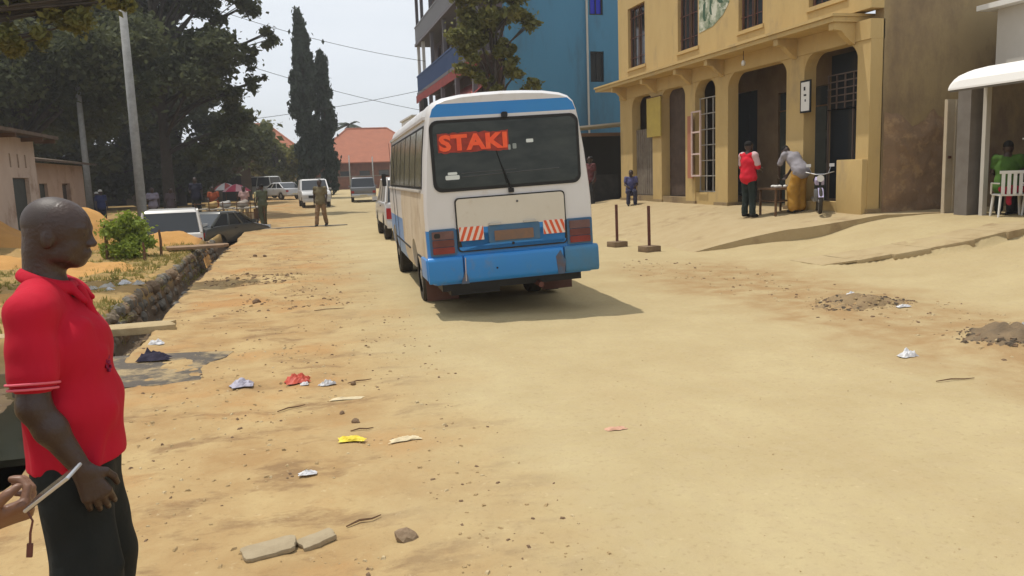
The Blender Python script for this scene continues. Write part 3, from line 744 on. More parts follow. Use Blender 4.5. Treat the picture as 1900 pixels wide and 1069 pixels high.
# row of big dark trees along the left side of the street
def vegetation():
    tg = 'big dark trees along the left side of the street'
    tree('broadleaf_tree', (-6.6, 47, .0), 'tallest dark tree on the left, its thin outer branches reaching furthest over the street', 19, .30,
         blob(-1.2, 0, 10.5, 4.6, 4, 6, 12, 1.8, 3) + [(1.6, 0, 15.2, 1.6), (3.4, .3, 15.6, 1.4), (4.9, 0, 15.9, 1.2), (1.0, 0, 12.6, 1.5), (2.6, .2, 11.4, 1.2), (2.4, 0, 9.2, 1.1), (3.6, 0, 13.2, 1.3), (4.8, .5, 11.4, 1.0), (5.7, 0, 9.7, .75), (4.6, 0, 8.6, .8), (3.9, -.5, 6.8, 1.0), (5.0, 0, 7.2, .55), (5.0, 1, 13.6, 1.1), (3.9, .6, 4.9, 1.2), (2.2, 0, 4.0, 1.3)],
         M_leaf_d, 85000, .15, tg, 11)
    tree('broadleaf_tree', (-12.5, 44, .0), 'dark dense tree behind the two pale poles, left of the tallest tree', 17, .4,
         blob(0, 0, 8.6, 4.6, 4, 5.6, 16, 2.3, 5), M_leaf_d, 75000, .15, tg, 12)
    tree('broadleaf_tree', (-18.0, 40, .0), 'dark dense tree above the low pink houses at the left edge', 15, .4,
         blob(0, 0, 8.4, 5, 4, 4.6, 15, 2.3, 6), M_leaf_d, 75000, .14, tg, 13)
    tree('broadleaf_tree', (-8.5, 66, .3), 'dark bushy tree further down the left side, foliage down to the parked cars', 13, .4,
         blob(-1, 0, 6.0, 5.5, 4, 4.6, 15, 2.4, 8) + [(4.6, 0, 5.2, 1.5), (5.6, 0, 3.6, 1.3)], M_leaf_d, 50000, .24, tg, 14)
    tree('broadleaf_tree', (-17.5, 62, .3), 'farthest dark tree on the left, closing the gap behind the pole tops', 14, .4,
         blob(0, 0, 6.5, 6.5, 4, 5.5, 18, 2.5, 9), M_leaf_d, 50000, .26, tg, 15)
    # near tree whose yellow-green leaves hang into the top left corner
    tree('overhanging_tree', (-8.2, 15.6, .2), 'near tree with olive and yellow green leaves hanging into the top left corner', 7.5, .26,
         [(3.9, .2, 4.75, .55), (3.3, .3, 4.2, .45), (4.5, .4, 4.75, .5), (5.0, .3, 4.7, .42), (5.6, .2, 4.85, .36), (6.0, .2, 5.15, .25), (4.4, 0, 5.5, .8), (5.3, .2, 5.6, .6), (3.2, .3, 5.5, .9), (2.2, .2, 5.4, .9), (1.2, 0, 6.4, 1.2), (3.7, -.2, 4.05, .3), (4.3, .2, 4.2, .28)], M_leaf_o, 42000, .06, None, 21, droop=.5)
    tree('broadleaf_tree', (-1.6, 82, .4), 'low bushy tree in front of the smaller red roofed house', 7.5, .25, blob(0, 0, 3.6, 3.6, 2, 2.4, 11, 1.4, 17), M_leaf_o, 22000, .2, tg, 16)
    # columnar trees
    def spire(loc, h, r, label, seed, n):
        T = thing('columnar_tree', loc, label, 'tree', 'tall narrow trees at the end of the street')
        MB().tube([(0, 0, -.3), (0, 0, h * .5), (.05, 0, h * .97)], [r * .16, r * .1, .03], 8).build('trunk', M_bark, T, smooth=True)
        g = random.Random(seed); C = []; R = []
        for i in range(150):
            t = g.random() ** .9; z = .8 + t * (h - 1.0); w = r * (.35 + .75 * min(1, (1 - t) * 2.6)) * g.uniform(.25, 1)
            if t > .82: w *= .8
            a = g.uniform(0, 2 * PI); C.append((math.cos(a) * w * .8, math.sin(a) * w * .8, z)); R.append(r * g.uniform(.2, .36))
        leaf_mesh('crown', C, R, n, .19, M_leaf_c, T, seed=seed, squash=(.8, .8, 1.7), droop=1.4, flat=0)
    spire((1.15, 70, .3), 15.0, 1.15, 'taller of the two narrow dark columnar trees at the end of the street', 31, 26000)
    spire((2.75, 71, .3), 12.0, .95, 'shorter narrow columnar tree, just right of the taller one', 32, 17000)
    # tree in front of the blue building
    tree('street_tree', (7.45, 30, .3), 'leafy yellow green tree in front of the blue building, behind the bus', 9, .17,
         [(-1.2, 0, 6.3, .75), (-.3, .2, 7.0, .85), (.7, 0, 7.6, .8), (1.35, 0, 7.0, .5), (-.9, -.3, 5.4, .6), (.2, 0, 8.4, 1.0), (-.7, 0, 7.9, .8), (1.3, .2, 8.4, .6), (.9, -.2, 5.3, .45), (1.4, 0, 4.7, .4), (.4, 0, 5.8, .5), (-.1, 0, 4.7, .4)],
         M_leaf_o, 26000, .10, None, 41)
    # bush on the bank
    T = thing('green_bush', (-3.85, 20.4, hz(-3.85, 20.4)), 'small bright green bush between wooden stakes on the left bank', 'bush')
    g = random.Random(5); mb = MB(); C = []; R = []
    for i in range(26):
        a = g.uniform(0, 2 * PI); r = g.uniform(.05, .52); z = g.uniform(.15, .92) * (1 - .35 * r)
        p = Vector((math.cos(a) * r, math.sin(a) * r, z)); C.append(tuple(p)); R.append(g.uniform(.14, .26)); mb.tube([(0, 0, -.05), p * .5 + Vector((0, 0, .06)), p], [.014, .009, .004], 4, caps=False)
    mb.build('stem', M_bark, T, fix=False); leaf_mesh('foliage', C, R, 6500, .05, M_leaf_b, T, seed=3, flat=.1)
    # weeds and straw on the bank (uncountable)
    g = np.random.default_rng(4); V = []; F = []
    k = 0
    for i in range(5200):
        x = -2.5 - g.random() ** 1.5 * 3.2; y = 9.5 + g.random() * 15
        if vnoise(x * 1.6, y * 1.2, 40) + .5 * vnoise(x * 5, y * 5, 41) < .02 or (-5.4 < x < -2.1 and 6.5 < y < 10.2): continue
        z = hz(x, y) - .01; hgt = .03 + .09 * g.random(); a = g.random() * 6.28; w = .012
        dx, dy = math.cos(a), math.sin(a); lx, ly = g.normal(0, .035), g.normal(0, .035)
        for q in range(3):
            ox, oy = g.normal(0, .025), g.normal(0, .025)
            V += [(x + ox - dx * w, y + oy - dy * w, z), (x + ox + dx * w, y + oy + dy * w, z), (x + ox + lx * (1 + q), y + oy + ly, z + hgt)]; F.append((k, k + 1, k + 2)); k += 3
    me = bpy.data.meshes.new('weeds'); me.from_pydata(V, [], F); me.materials.append(M_straw)
    o = bpy.data.objects.new('weeds', me); COL.objects.link(o)
    tag(o, 'short yellow green weeds and straw on the left bank above the ditch', 'weeds', None, 'stuff')
vegetation()
def palm(loc, h, label, s=1.0):
    T = thing('palm_tree', loc, label, 'tree')
    MB().tube([(0, 0, -.2), (.1, 0, h * .5), (0, 0, h)], [.2 * s, .15 * s, .12 * s], 8).build('trunk', M_bark, T, smooth=True)
    g = random.Random(3)
    for i in range(13):
        a = i * 2.4; el_ = g.uniform(-.1, .6); mb = MB(); L = 2.0 * s; prev = None
        for j in range(7):
            t = j / 6; r = L * t; z = h + L * (math.sin(el_) * t - .55 * t * t); w = .28 * s * math.sin(PI * min(1, t * .9 + .1))
            c = Vector((math.cos(a) * r, math.sin(a) * r, z)); n_ = Vector((-math.sin(a), math.cos(a), 0)) * w
            cur = (c - n_ - Vector((0, 0, w * .4)), c, c + n_ - Vector((0, 0, w * .4)))
            if prev: mb.add([*prev, *cur], [(0, 1, 4, 3), (1, 2, 5, 4)])
            prev = cur
        mb.build('frond', M_leaf_c, T, fix=False)
palm((8.0, 119, .9), 8.6, 'small palm showing above the orange roof at the end of the street', 1.5)

# ---------------------------------------------------------------- poles and overhead wires
def pole(x, y, h, r, label, arm=False):
    z = hz(x, y); T = thing('street_pole', (x, y, z), label, 'pole', 'pale grey poles on the left bank')
    MB().tube([(0, 0, -.3), (0, 0, h)], [r, r * .7], 12).build('shaft', M_pole, T, smooth=True)
    if arm: MB().box(-.05, -.08, h - .35, .55, .0, h - .27).build('crossarm', M_wood, T); MB().tube([(0, -.14, h - .31), (0, -.14, h + .1)], [.05, .03], 8).build('insulator', M_white, T)
    return T
pole(-5.12, 30, 9.0, .17, 'thick pale pole right behind the green bush, disappearing into the leaves')
pole(-9.4, 42, 7.3, .16, 'thinner pale pole further left near the parked motorcycles', True)
pole(6.0, 94, 3.9, .09, 'thin pole in front of the orange roofed house, left of the pickup')
pole(8.6, 94, 3.7, .09, 'thin pole in front of the orange roofed house, right of the pickup')
def wire(a, b, sag, label):
    pts = [Vector(a).lerp(Vector(b), t) - Vector((0, 0, sag * 4 * t * (1 - t))) for t in np.linspace(0, 1, 16)]
    o = MB().tube([p - pts[0] for p in pts], .014, 5).build('overhead_wire', M_black, fix=False); o.location = pts[0]
    tag(o, label, 'wire', 'overhead wires crossing the street')
wire((-4.9, 48, 11.6), (8.1, 50, 8.7), .35, 'upper overhead wire running from the tall tree to the blue building balcony')
wire((-5.0, 48, 5.0), (8.1, 50, 7.05), .2, 'lower overhead wire rising towards the blue building')
wire((-5.1, 46, 9.0), (8.3, 52, 5.9), .3, 'overhead wire falling towards the bus roof between the other two')

# ---------------------------------------------------------------- left bank houses
T = thing('pink_house', (-8, 25, .3), 'pale pink plastered house with a dark doorway and three vent slits at the left edge', 'house'); O = T.location
mb = MB(); vents = [(y, y + .14, 2.45, 2.85) for y in (26.75, 27.45, 28.15)]
wall_mesh(mb, 'x', -8.25, -8.0, 20, 29.2, -.4, 3.35, [(26.85, 28.35, .25, 2.15)] + vents)
mb.box(-13, 20, -.4, -8.252, 20.25, 3.35).box(-13, 28.95, -.4, -8.252, 29.2, 3.35); mb.build('wall', mat('pale_plaster', (.56, .45, .37), .9, (.46, .35, .28), 1.4, .8, .2, 30, col3=(.30, .20, .14), scale3=.9, lo3=.55, hi3=.72), T, O)
MB().box(-8.16, 26.9, .25, -8.10, 28.3, 2.13).build('door', M_door, T, O)
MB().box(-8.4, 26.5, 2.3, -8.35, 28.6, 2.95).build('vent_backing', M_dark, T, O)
MB().hexa([(-13.5, 19.7, 4.1), (-7.35, 19.7, 3.36), (-7.35, 29.6, 3.36), (-13.5, 29.6, 4.1), (-13.5, 19.7, 4.2), (-7.35, 19.7, 3.46), (-7.35, 29.6, 3.46), (-13.5, 29.6, 4.2)]).build('roof', mat('old_roof_sheet', (.13, .09, .06), .85, (.07, .05, .035), 3), T, O)
for y in (20.5, 23, 25.5, 28, 29.3): MB().box(-8, y, 3.24, -7.4, y + .08, 3.36).build('rafter_end', M_wood, T, O)
T = thing('brown_house', (-9, 33, .2), 'low brownish pink house with a small porch beyond the pink house', 'house'); O = T.location
mb = MB(); wall_mesh(mb, 'x', -9.25, -9.0, 31, 39.5, -.6, 2.75, [(33, 34, .1, 2.0), (36, 37.2, 1.0, 2.0)]); mb.box(-13, 31, -.6, -9.252, 31.25, 2.75).build('wall', M_pink, T, O)
MB().box(-9.17, 33.02, .1, -9.1, 33.98, 1.98).build('door', M_door, T, O)
w = MB().box(-9.15, 36, 1.0, -9.1, 37.2, 1.06).box(-9.15, 36, 1.94, -9.1, 37.2, 2.0).build('window', M_wood, T, O); MB().box(-9.18, 36, 1.06, -9.16, 37.2, 1.94).build('pane', M_glass, w, O)
MB().hexa([(-13.5, 30.6, 3.5), (-8.5, 30.6, 2.76), (-8.5, 39.9, 2.76), (-13.5, 39.9, 3.5), (-13.5, 30.6, 3.6), (-8.5, 30.6, 2.84), (-8.5, 39.9, 2.84), (-13.5, 39.9, 3.6)]).build('roof', mat('old_roof_sheet', (.1, .1, .1)), T, O)
T = thing('dark_market_hall', (-13, 72, .3), 'long dark low building in the shade under the left trees', 'building'); O = T.location
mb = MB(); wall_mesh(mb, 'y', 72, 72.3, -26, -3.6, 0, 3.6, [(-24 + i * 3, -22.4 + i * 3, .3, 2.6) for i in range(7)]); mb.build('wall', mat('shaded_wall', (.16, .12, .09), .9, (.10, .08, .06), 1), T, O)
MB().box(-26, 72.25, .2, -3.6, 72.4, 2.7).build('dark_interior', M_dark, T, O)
MB().box(-27, 71, 3.6, -3, 78, 3.8).build('roof', mat('rust_roof', (.18, .12, .09), .8), T, O)

# ---------------------------------------------------------------- vehicles
def wheel(par, x, y, r, w, off=(0, 0, 0), n=24, side=1):
    t = MB(); prof = [(-w / 2, r * .62), (-w / 2, r * .93), (-w / 2 + .03, r), (w / 2 - .03, r), (w / 2, r * .93), (w / 2, r * .62)]
    for i in range(n):
        a0, a1 = 2 * PI * i / n, 2 * PI * (i + 1) / n
        for (xa, ra), (xb, rb) in zip(prof[:-1], prof[1:]):
            t.add([(x + xa, y + ra * math.cos(a0), r + ra * math.sin(a0)), (x + xa, y + ra * math.cos(a1), r + ra * math.sin(a1)),
                   (x + xb, y + rb * math.cos(a1), r + rb * math.sin(a1)), (x + xb, y + rb * math.cos(a0), r + rb * math.sin(a0))], [(0, 1, 2, 3)])
    wo = t.build('wheel', M_tyre, par, off, smooth=True)
    k = MB().tube([(x - w * .38, y, r), (x + w * .38, y, r)], [r * .63, r * .63], n)
    k.tube([(x + side * w * .36, y, r), (x + side * w * .47, y, r)], [r * .22, r * .16], 10)
    for i in range(6):
        a = i * PI / 3; k.tube([(x + side * w * .38, y + r * .42 * math.cos(a), r + r * .42 * math.sin(a)), (x + side * w * .395, y + r * .42 * math.cos(a), r + r * .42 * math.sin(a))], r * .09, 6)
    k.build('rim', M_rim, wo, off)
    return wo
def boolean_cut(o, cutters):
    mb = MB()
    for c in cutters: mb.tube(*c)
    cu = mb.build('cutter', M_black); cu.parent = None
    md = o.modifiers.new('cut', 'BOOLEAN'); md.operation = 'DIFFERENCE'; md.object = cu; md.solver = 'EXACT'
    par = o.parent; o.parent = None
    bpy.context.view_layer.update()
    dg = bpy.context.evaluated_depsgraph_get(); me = bpy.data.meshes.new_from_object(o.evaluated_get(dg))
    o.modifiers.clear(); old = o.data; o.data = me; bpy.data.meshes.remove(old); o.parent = par
    cm = cu.data; bpy.data.objects.remove(cu); bpy.data.meshes.remove(cm)

def bus():
    T = thing('minibus', (2.57, 9.62, 0), 'dusty white and blue minibus seen from behind with red STAKI rear window sticker', 'minibus')
    T.scale = (1.04, 1, 1.055)
    T.rotation_mode = 'XYZ'; T.rotation_euler = (0, math.radians(-2.1), math.radians(-2.7))
    M_bw = mat('bus_white', (.64, .63, .63), .36, (.56, .54, .52), 1.6, .8, .05, 12, spec=.45, col3=(.42, .33, .22), scale3=2.6, lo3=.54, hi3=.85, coat=.15, stretch=(1, 1, .5))
    M_bt = mat('bus_dusty_side', (.62, .55, .44), .5, (.50, .40, .27), 1.6, .9, .05, 12, spec=.4, col3=(.33, .23, .13), scale3=2.2, lo3=.48, hi3=.75)
    M_bb = mat('bus_blue', (.012, .19, .56), .38, (.02, .20, .48), 1.8, .9, .05, 12, spec=.45, col3=(.16, .16, .16), scale3=3.2, lo3=.56, hi3=.86, coat=.15, stretch=(1, 1, .6))
    M_bd = mat('bus_dull_blue', (.04, .12, .24), .5, (.07, .13, .19), 4)
    prof = [(.97, .44), (1.0, .55), (1.018, .75), (1.02, 1.07), (1.018, 1.32), (1.005, 1.50), (.965, 1.90), (.915, 2.25), (.895, 2.36), (.862, 2.46), (.80, 2.52), (.70, 2.558), (.5, 2.59), (.25, 2.605), (0, 2.61)]
    full = prof + [(-x, z) for x, z in prof[-2::-1]]
    n = len(full); st = [(0, .965, .015), (.03, .982, .008), (.09, .995, .002), (.2, 1, 0)] + [(y, 1, 0) for y in (.9, 1.7, 2.6, 3.5, 4.4, 5.3, 6.1)] + [(6.45, .99, .01), (6.7, .96, .04), (6.85, .90, .12)]
    vs = []
    for y, s, d in st:
        for x, z in full: vs.append((x * s, y, z if z < 2.2 else z - d * (z - 2.2) / .4 * 3))
    fs = []
    for j in range(len(st) - 1):
        for i in range(n - 1): fs.append((j * n + i, j * n + i + 1, (j + 1) * n + i + 1, (j + 1) * n + i))
        fs.append((j * n + n - 1, j * n, (j + 1) * n, (j + 1) * n + n - 1))
    h = n // 2
    for i in range(h):                                       # rear and front caps as strips
        a, b, c, d = i, i + 1, n - 2 - i, n - 1 - i
        fs.append((a, d, c, b) if b != c else (a, d, b)); e = (len(st) - 1) * n
        fs.append(tuple(q + e for q in ((a, b, c, d) if b != c else (a, b, d))))
    mb = MB(); mb.add(vs, fs)
    for k, f in enumerate(mb.f):
        cz = sum(mb.v[i][2] for i in f) / len(f); cx = sum(mb.v[i][0] for i in f) / len(f); cy = sum(mb.v[i][1] for i in f) / len(f)
        rear = cy < .001
        if rear: mb.mi[k] = 1 if (cz < 1.07 or 2.36 < cz < 2.46) else 0
        else: mb.mi[k] = (2 if (abs(cx) > .9 and cz < 1.5 and .1 < cy < 3.2) else (1 if cz < 1.07 else 0))
        if 2.5 < cz: mb.mi[k] = 0
    body = mb.build('body', [M_bw, M_bb, M_bt], T)
    cut = []
    for y in (1.75, 5.65): cut += [([(-1.3, y, .38), (-.62, y, .38)], .50, 28), ([(.62, y, .38), (1.3, y, .38)], .50, 28)]
    boolean_cut(body, cut)
    body.data.polygons.foreach_set('use_smooth', [True] * len(body.data.polygons)); body.data.set_sharp_from_angle(angle=.6)
    # underside
    MB().box(-.86, .15, .34, .86, 6.5, .46).build('chassis', M_black, T)
    MB().tube([(-.8, 1.75, .38), (.8, 1.75, .38)], .07, 8).tube([(-.15, 1.75, .38), (.15, 1.75, .38)], .17, 10).build('rear_axle', M_black, T)
    MB().tube([(.3, 3, .36), (.3, .5, .36), (.32, .02, .33)], .035, 8).build('exhaust_pipe', M_rust, T)
    MB().box(-.75, .25, .27, -.15, .8, .45).build('spare_wheel_carrier', M_black, T)
    for s in (-1, 1):
        wheel(T, s * .86, 1.75, .38, .22, side=s); wheel(T, s * .60, 1.75, .38, .2, side=s); wheel(T, s * .88, 5.65, .38, .22, side=s)
        MB().box(s * .56, 1.0, .12, s * .97, 1.02, .50).build('mud_flap', mat('brown_flap', (.11, .055, .04), .9), T)
    # rear details; the rear face is the plane y = 0
    q = lambda p, n_, m, y0, y1, par=T, **k: MB().prism(p, 'y', y0, y1).build(n_, m, par, **k)
    gk = q(rrect(-.885, 1.50, .885, 2.305, .10), 'rear_window', mat('window_rubber', (.02, .02, .02), .7), -.012, .005)
    M_rg = mat('tinted_glass', (.010, .014, .013), .10, (.045, .052, .045), 3.2, .7, spec=.34, stretch=(.7, 1, 2))
    q(rrect(-.85, 1.535, .85, 2.27, .085), 'pane', M_rg, -.018, -.0121, gk)
    # seats and handles dimly showing through the pane are modelled as a tinted band on the glass
    MB().tube([(-.55, -.022, 1.66), (.62, -.022, 1.69)], .004, 4).build('heating_wire', mat('dull_line', (.09, .09, .09), .5), gk)
    MB().tube([(-.55, -.022, 1.70), (.1, -.022, 1.71)], .003, 4).build('heating_wire', mat('dull_line', (.09, .09, .09), .5), gk)
    lab = mat('label_paper', (.62, .66, .64), .6)
    q(rrect(-.74, 1.635, -.575, 1.685, .015), 'label_sticker', lab, -.021, -.0182, gk); q(rrect(-.71, 1.69, -.60, 1.72, .012), 'label_sticker', lab, -.021, -.0182, gk)
    q(rrect(.24, 2.0, .325, 2.04, .01), 'label_sticker', lab, -.021, -.0182, gk)
    q(rrect(.02, 1.93, .05, 1.99, .01), 'label_sticker', mat('faint_label', (.25, .28, .27), .6), -.021, -.0182, gk)
    q(rrect(.075, 1.94, .12, 2.0, .01), 'label_sticker', mat('faint_label', (.25, .28, .27), .6), -.021, -.0182, gk)
    # STAKI lettering
    red = mat('sticker_red', (.80, .055, .03), .55, (.85, .16, .05), 14, .9); red2 = mat('sticker_edge', (.55, .02, .015), .6)
    sb = random.Random(2); pts = []
    for i in range(25): pts.append((-.80 + i * .83 / 24, 1.935 + sb.uniform(-.008, .01)))
    for i in range(25): pts.append((.03 - i * .83 / 24, 2.155 + sb.uniform(-.01, .008)))
    for txt, off, m_, y in (('STAKI', .013, red, -.024),):
        cu = bpy.data.curves.new('lettering', 'FONT'); cu.body = txt; cu.size = .285; cu.offset = off; cu.extrude = .0015; cu.space_character = 1.06; cu.resolution_u = 3
        to = bpy.data.objects.new('t', cu); COL.objects.link(to); bpy.context.view_layer.update()
        me = bpy.data.meshes.new_from_object(to.evaluated_get(bpy.context.evaluated_depsgraph_get())); bpy.data.objects.remove(to)
        c = np.array([v.co[:] for v in me.vertices]); lo, hi = c.min(0), c.max(0)
        for v in me.vertices:
            v.co = (-.785 + (v.co.x - lo[0]) / (hi[0] - lo[0]) * .80, y - v.co.z, 1.955 + (v.co.y - lo[1]) / (hi[1] - lo[1]) * .185)
        me.materials.clear(); me.materials.append(m_)
        o = bpy.data.objects.new('lettering', me); COL.objects.link(o); o.parent = gk; o['label'] = 'red STAKI lettering'
    bkx = []
    MB().prism(pts, 'y', -.0205, -.0185).build('sticker_backing', mat('sticker_backing', (.42, .05, .035), .6, (.16, .03, .02), 16, .8), gk)
    # wiper
    w = MB().tube([(.02, -.03, 1.475), (.0, -.045, 1.56), (-.07, -.035, 1.76)], [.012, .008, .006], 6).tube([(-.02, -.035, 1.55), (-.12, -.03, 1.93)], .006, 5)
    w.obox((.02, -.02, 1.47), (.06, .05, .05)); w.build('wiper', M_black, T)
    # roof lamp
    q(rrect(-.035, 2.30, .035, 2.36, .02), 'high_lamp', M_black, -.05, .01)
    # tailgate panel
    tg = MB().prism(rrect(-.66, .80, .665, 1.425, .05), 'y', -.022, -.004)
    tgo = tg.build('tailgate_surround', mat('dark_seam', (.03, .028, .025), .8), T)  # dark seam frame, slightly wider than the tailgate panel
    a = MB().prism([(-.645, 1.075), (.65, 1.075)] + [p for p in rrect(-.645, .815, .65, 1.41, .045) if p[1] > 1.08], 'y', -.030, -.0221); a.build('tailgate_upper', mat('tailgate_cream', (.60, .56, .48), .42, (.54, .49, .40), 2.2, .8, .05, 12, spec=.45, col3=(.40, .31, .20), scale3=3, lo3=.6, hi3=.85), T)
    b = MB().prism([p for p in rrect(-.645, .815, .65, 1.41, .045) if p[1] < .95] + [(.65, 1.0745), (-.645, 1.0745)], 'y', -.030, -.0221); b.build('tailgate_lower', M_bb, T)
    # number plate recess
    pr_ = q(rrect(-.29, .885, .33, 1.085, .02), 'plate_recess', M_bd, -.040, -.0301)
    pl = q(rrect(-.22, .905, .25, 1.02, .01), 'number_plate', mat('worn_plate', (.13, .10, .085), .7, (.25, .13, .07), 11, .8), -.050, -.0401)
    q(rrect(-.28, 1.088, -.13, 1.11, .008), 'plate_lamp', M_greyplaster, -.055, -.0301); q(rrect(.14, 1.088, .29, 1.11, .008), 'plate_lamp', M_greyplaster, -.055, -.0301)
    # hazard chevrons
    for x0, x1, sgn in ((-.635, -.345, 1), (.375, .64, -1)):
        p = q([(x0, .93), (x1, .93), (x1, 1.09), (x0, 1.09)], 'hazard_panel', mat('chevron_white', (.72, .60, .52), .6), -.036, -.0301)
        m_r = mat('chevron_red', (.62, .10, .035), .6)
        k = 4; wd = (x1 - x0) / k
        for i in range(-1, k + 1):
            a0 = x0 + i * wd; poly = [(a0, .93), (a0 + wd * .5, .93), (a0 + wd * .5 + sgn * wd * .9, 1.09), (a0 + sgn * wd * .9, 1.09)]
            out = []                                     # clip to the panel
            def cl(P, f):
                R = []
                for u, v in zip(P, P[1:] + P[:1]):
                    fu, fv = f(u), f(v)
                    if fu >= 0: R.append(u)
                    if (fu >= 0) != (fv >= 0): t = fu / (fu - fv); R.append((u[0] + (v[0] - u[0]) * t, u[1] + (v[1] - u[1]) * t))
                return R
            P = cl(cl(poly, lambda c: c[0] - x0 - .004), lambda c: x1 - .004 - c[0])
            if len(P) > 2: MB().prism(P, 'y', -.0385, -.0361).build('red_stripe', m_r, p)
    # tail lamps
    for s in (-1, 1):
        lm = q(rrect(min(s * .67, s * .985), .78, max(s * .67, s * .985), 1.085, .02), 'tail_lamp', M_bd, -.02, -.001)
        for z0, z1, m_ in ((.80, .875, mat('lamp_red', (.22, .02, .02), .25, (.14, .015, .015), 8, coat=.5)), (.882, .96, mat('lamp_maroon', (.13, .03, .03), .25, (.09, .02, .02), 8, coat=.5)), (.967, 1.06, mat('lamp_grey_red', (.15, .07, .065), .3, (.10, .05, .05), 8, coat=.5))):
            q(rrect(min(s * .70, s * .955), z0, max(s * .70, s * .955), z1, .012), 'lens', m_, -.034, -.0201, lm, smooth=False)
        if s < 0: q(rrect(-.93, .985, -.86, 1.04, .02), 'lens', M_dark, -.04, -.0341, lm)
    # bumper in three pieces
    for x0, x1, m_, z0 in ((-1.03, -.62, M_bb, .46), (-.605, .60, M_bb, .45), (.615, 1.04, mat('grey_blue_patch', (.07, .17, .27), .5, (.05, .19, .36), 5), .45)):
        bm_ = MB().prism([(-.065, z0 + .05), (-.04, z0), (.05, z0 + .01), (.05, .765), (-.035, .765), (-.065, .73)], 'x', x0, x1)
        bm_.build('bumper', m_, T, bevel=.018)
    for s in (-1, 1):                                    # wrap-round ends
        MB().prism([(s * 1.0, -.05), (s * 1.045, .0), (s * 1.05, .55), (s * 1.0, .55)], 'z', .50, .74).build('bumper_end', M_bb, T, bevel=.01)
    MB().tube([(-.6, -.067, .47), (-.59, -.068, .74)], .006, 5).build('scrape', mat('scrape_paint', (.5, .4, .35), .8), T)
    MB().prism([(.52, .45), (.60, .45), (.62, .60), (.56, .73), (.50, .66)], 'y', -.068, -.064).build('rust_patch', mat('rust_patch', (.13, .085, .07), .9, (.06, .12, .2), 8), T)
    MB().prism([(-.66, .44), (-.56, .44), (-.575, .52), (-.60, .60), (-.63, .52)], 'y', -.068, -.064).build('rust_patch', mat('rust_patch', (.1, .1, .1)), T)
    MB().tube([(-.22, -.066, .59), (-.22, -.072, .59)], .012, 8).build('tow_hole', M_black, T)
    MB().tube([(0, -.0301, .86), (0, -.04, .86)], .016, 8).build('lock', M_black, T); MB().tube([(.08, -.0301, 1.34), (.08, -.036, 1.34)], .014, 8).build('lock', mat('dull_line', (.1, .1, .1)), T)
    # side windows: frames, panes, curtains' warm colour and tan reflections painted into the glass
    M_sg = mat('side_glass', (.27, .24, .16), .15, (.12, .11, .07), 3, .9, spec=.6)
    for s in (-1, 1):
        def S(z): return s * (float(np.interp(z, [1.50, 1.90, 2.25, 2.36], [1.005, .965, .915, .895])))
        edges = [(.22, 1.0), (1.05, 1.85), (1.90, 2.70), (2.75, 3.55), (3.60, 4.40), (4.45, 5.05), (5.15, 6.0)]
        for y0, y1 in edges:
            def plate(y0, y1, z0, z1, o0, o1, n_, m_, par):
                zs = [z0, 1.9, z1]; mb = MB(); v = []
                for z in zs:
                    x = S(z); v += [(x + s * o0, y0, z), (x + s * o0, y1, z), (x + s * o1, y1, z), (x + s * o1, y0, z)]
                mb.add(v, [(0, 1, 5, 4), (4, 5, 9, 8), (3, 7, 6, 2), (7, 11, 10, 6), (0, 4, 7, 3), (4, 8, 11, 7), (1, 2, 6, 5), (5, 6, 10, 9), (0, 3, 2, 1), (8, 9, 10, 11)])
                return mb.build(n_, m_, par)
            f = plate(y0, y1, 1.55, 2.27, -.01, .008, 'side_window', M_black, T)
            plate(y0 + .03, (y0 + y1) / 2, 1.58, 2.24, .0081, .013, 'pane', M_sg, f); plate((y0 + y1) / 2 + .01, y1 - .03, 1.58, 2.24, .0081, .011, 'pane', M_sg, f)
        MB().box(s * .995, .35, 1.515, s * 1.028, 6.2, 1.54).build('belt_trim', M_greyplaster, T)
        MB().box(s * .885, .2, 2.33, s * .925, 6.3, 2.365).build('rain_gutter', M_bw, T)
        MB().box(s * 1.015, .45, .70, s * 1.028, 1.2, .72).build('side_moulding', mat('dark_seam', (.1, .1, .1)), T); MB().box(s * 1.015, 2.4, .70, s * 1.028, 5.1, .72).build('side_moulding', mat('dark_seam', (.1, .1, .1)), T)
    MB().box(-1.024, 4.42, .5, -1.03, 4.44, 2.28).build('door_seam', M_black, T); MB().box(-1.024, 5.08, .5, -1.03, 5.10, 2.28).build('door_seam', M_black, T)
    MB().tube([(-.95, 6.5, 1.75), (-1.06, 6.62, 1.75)], .012, 6).build('mirror_arm', M_black, T)
    MB().prism(rrect(-1.12, 1.55, -1.04, 1.78, .02), 'y', 6.58, 6.62).build('mirror', M_black, T)
    # roof vents and the ladder stub at the left edge
    MB().box(-.35, 2.0, 2.60, .35, 2.6, 2.68).build('roof_vent', M_bw, T, bevel=.02); MB().box(-.35, 4.2, 2.60, .35, 4.8, 2.68).build('roof_vent', M_bw, T, bevel=.02)
    MB().obox((-.80, 1.0, 2.55), (.05, .35, .16)).build('roof_bracket', M_black, T)
    MB().prism([(-.9, 1.52), (.9, 1.52), (.84, 2.3), (-.84, 2.3)], 'y', 6.72, 6.86).build('windscreen', M_glass, T)
    return T
bus()

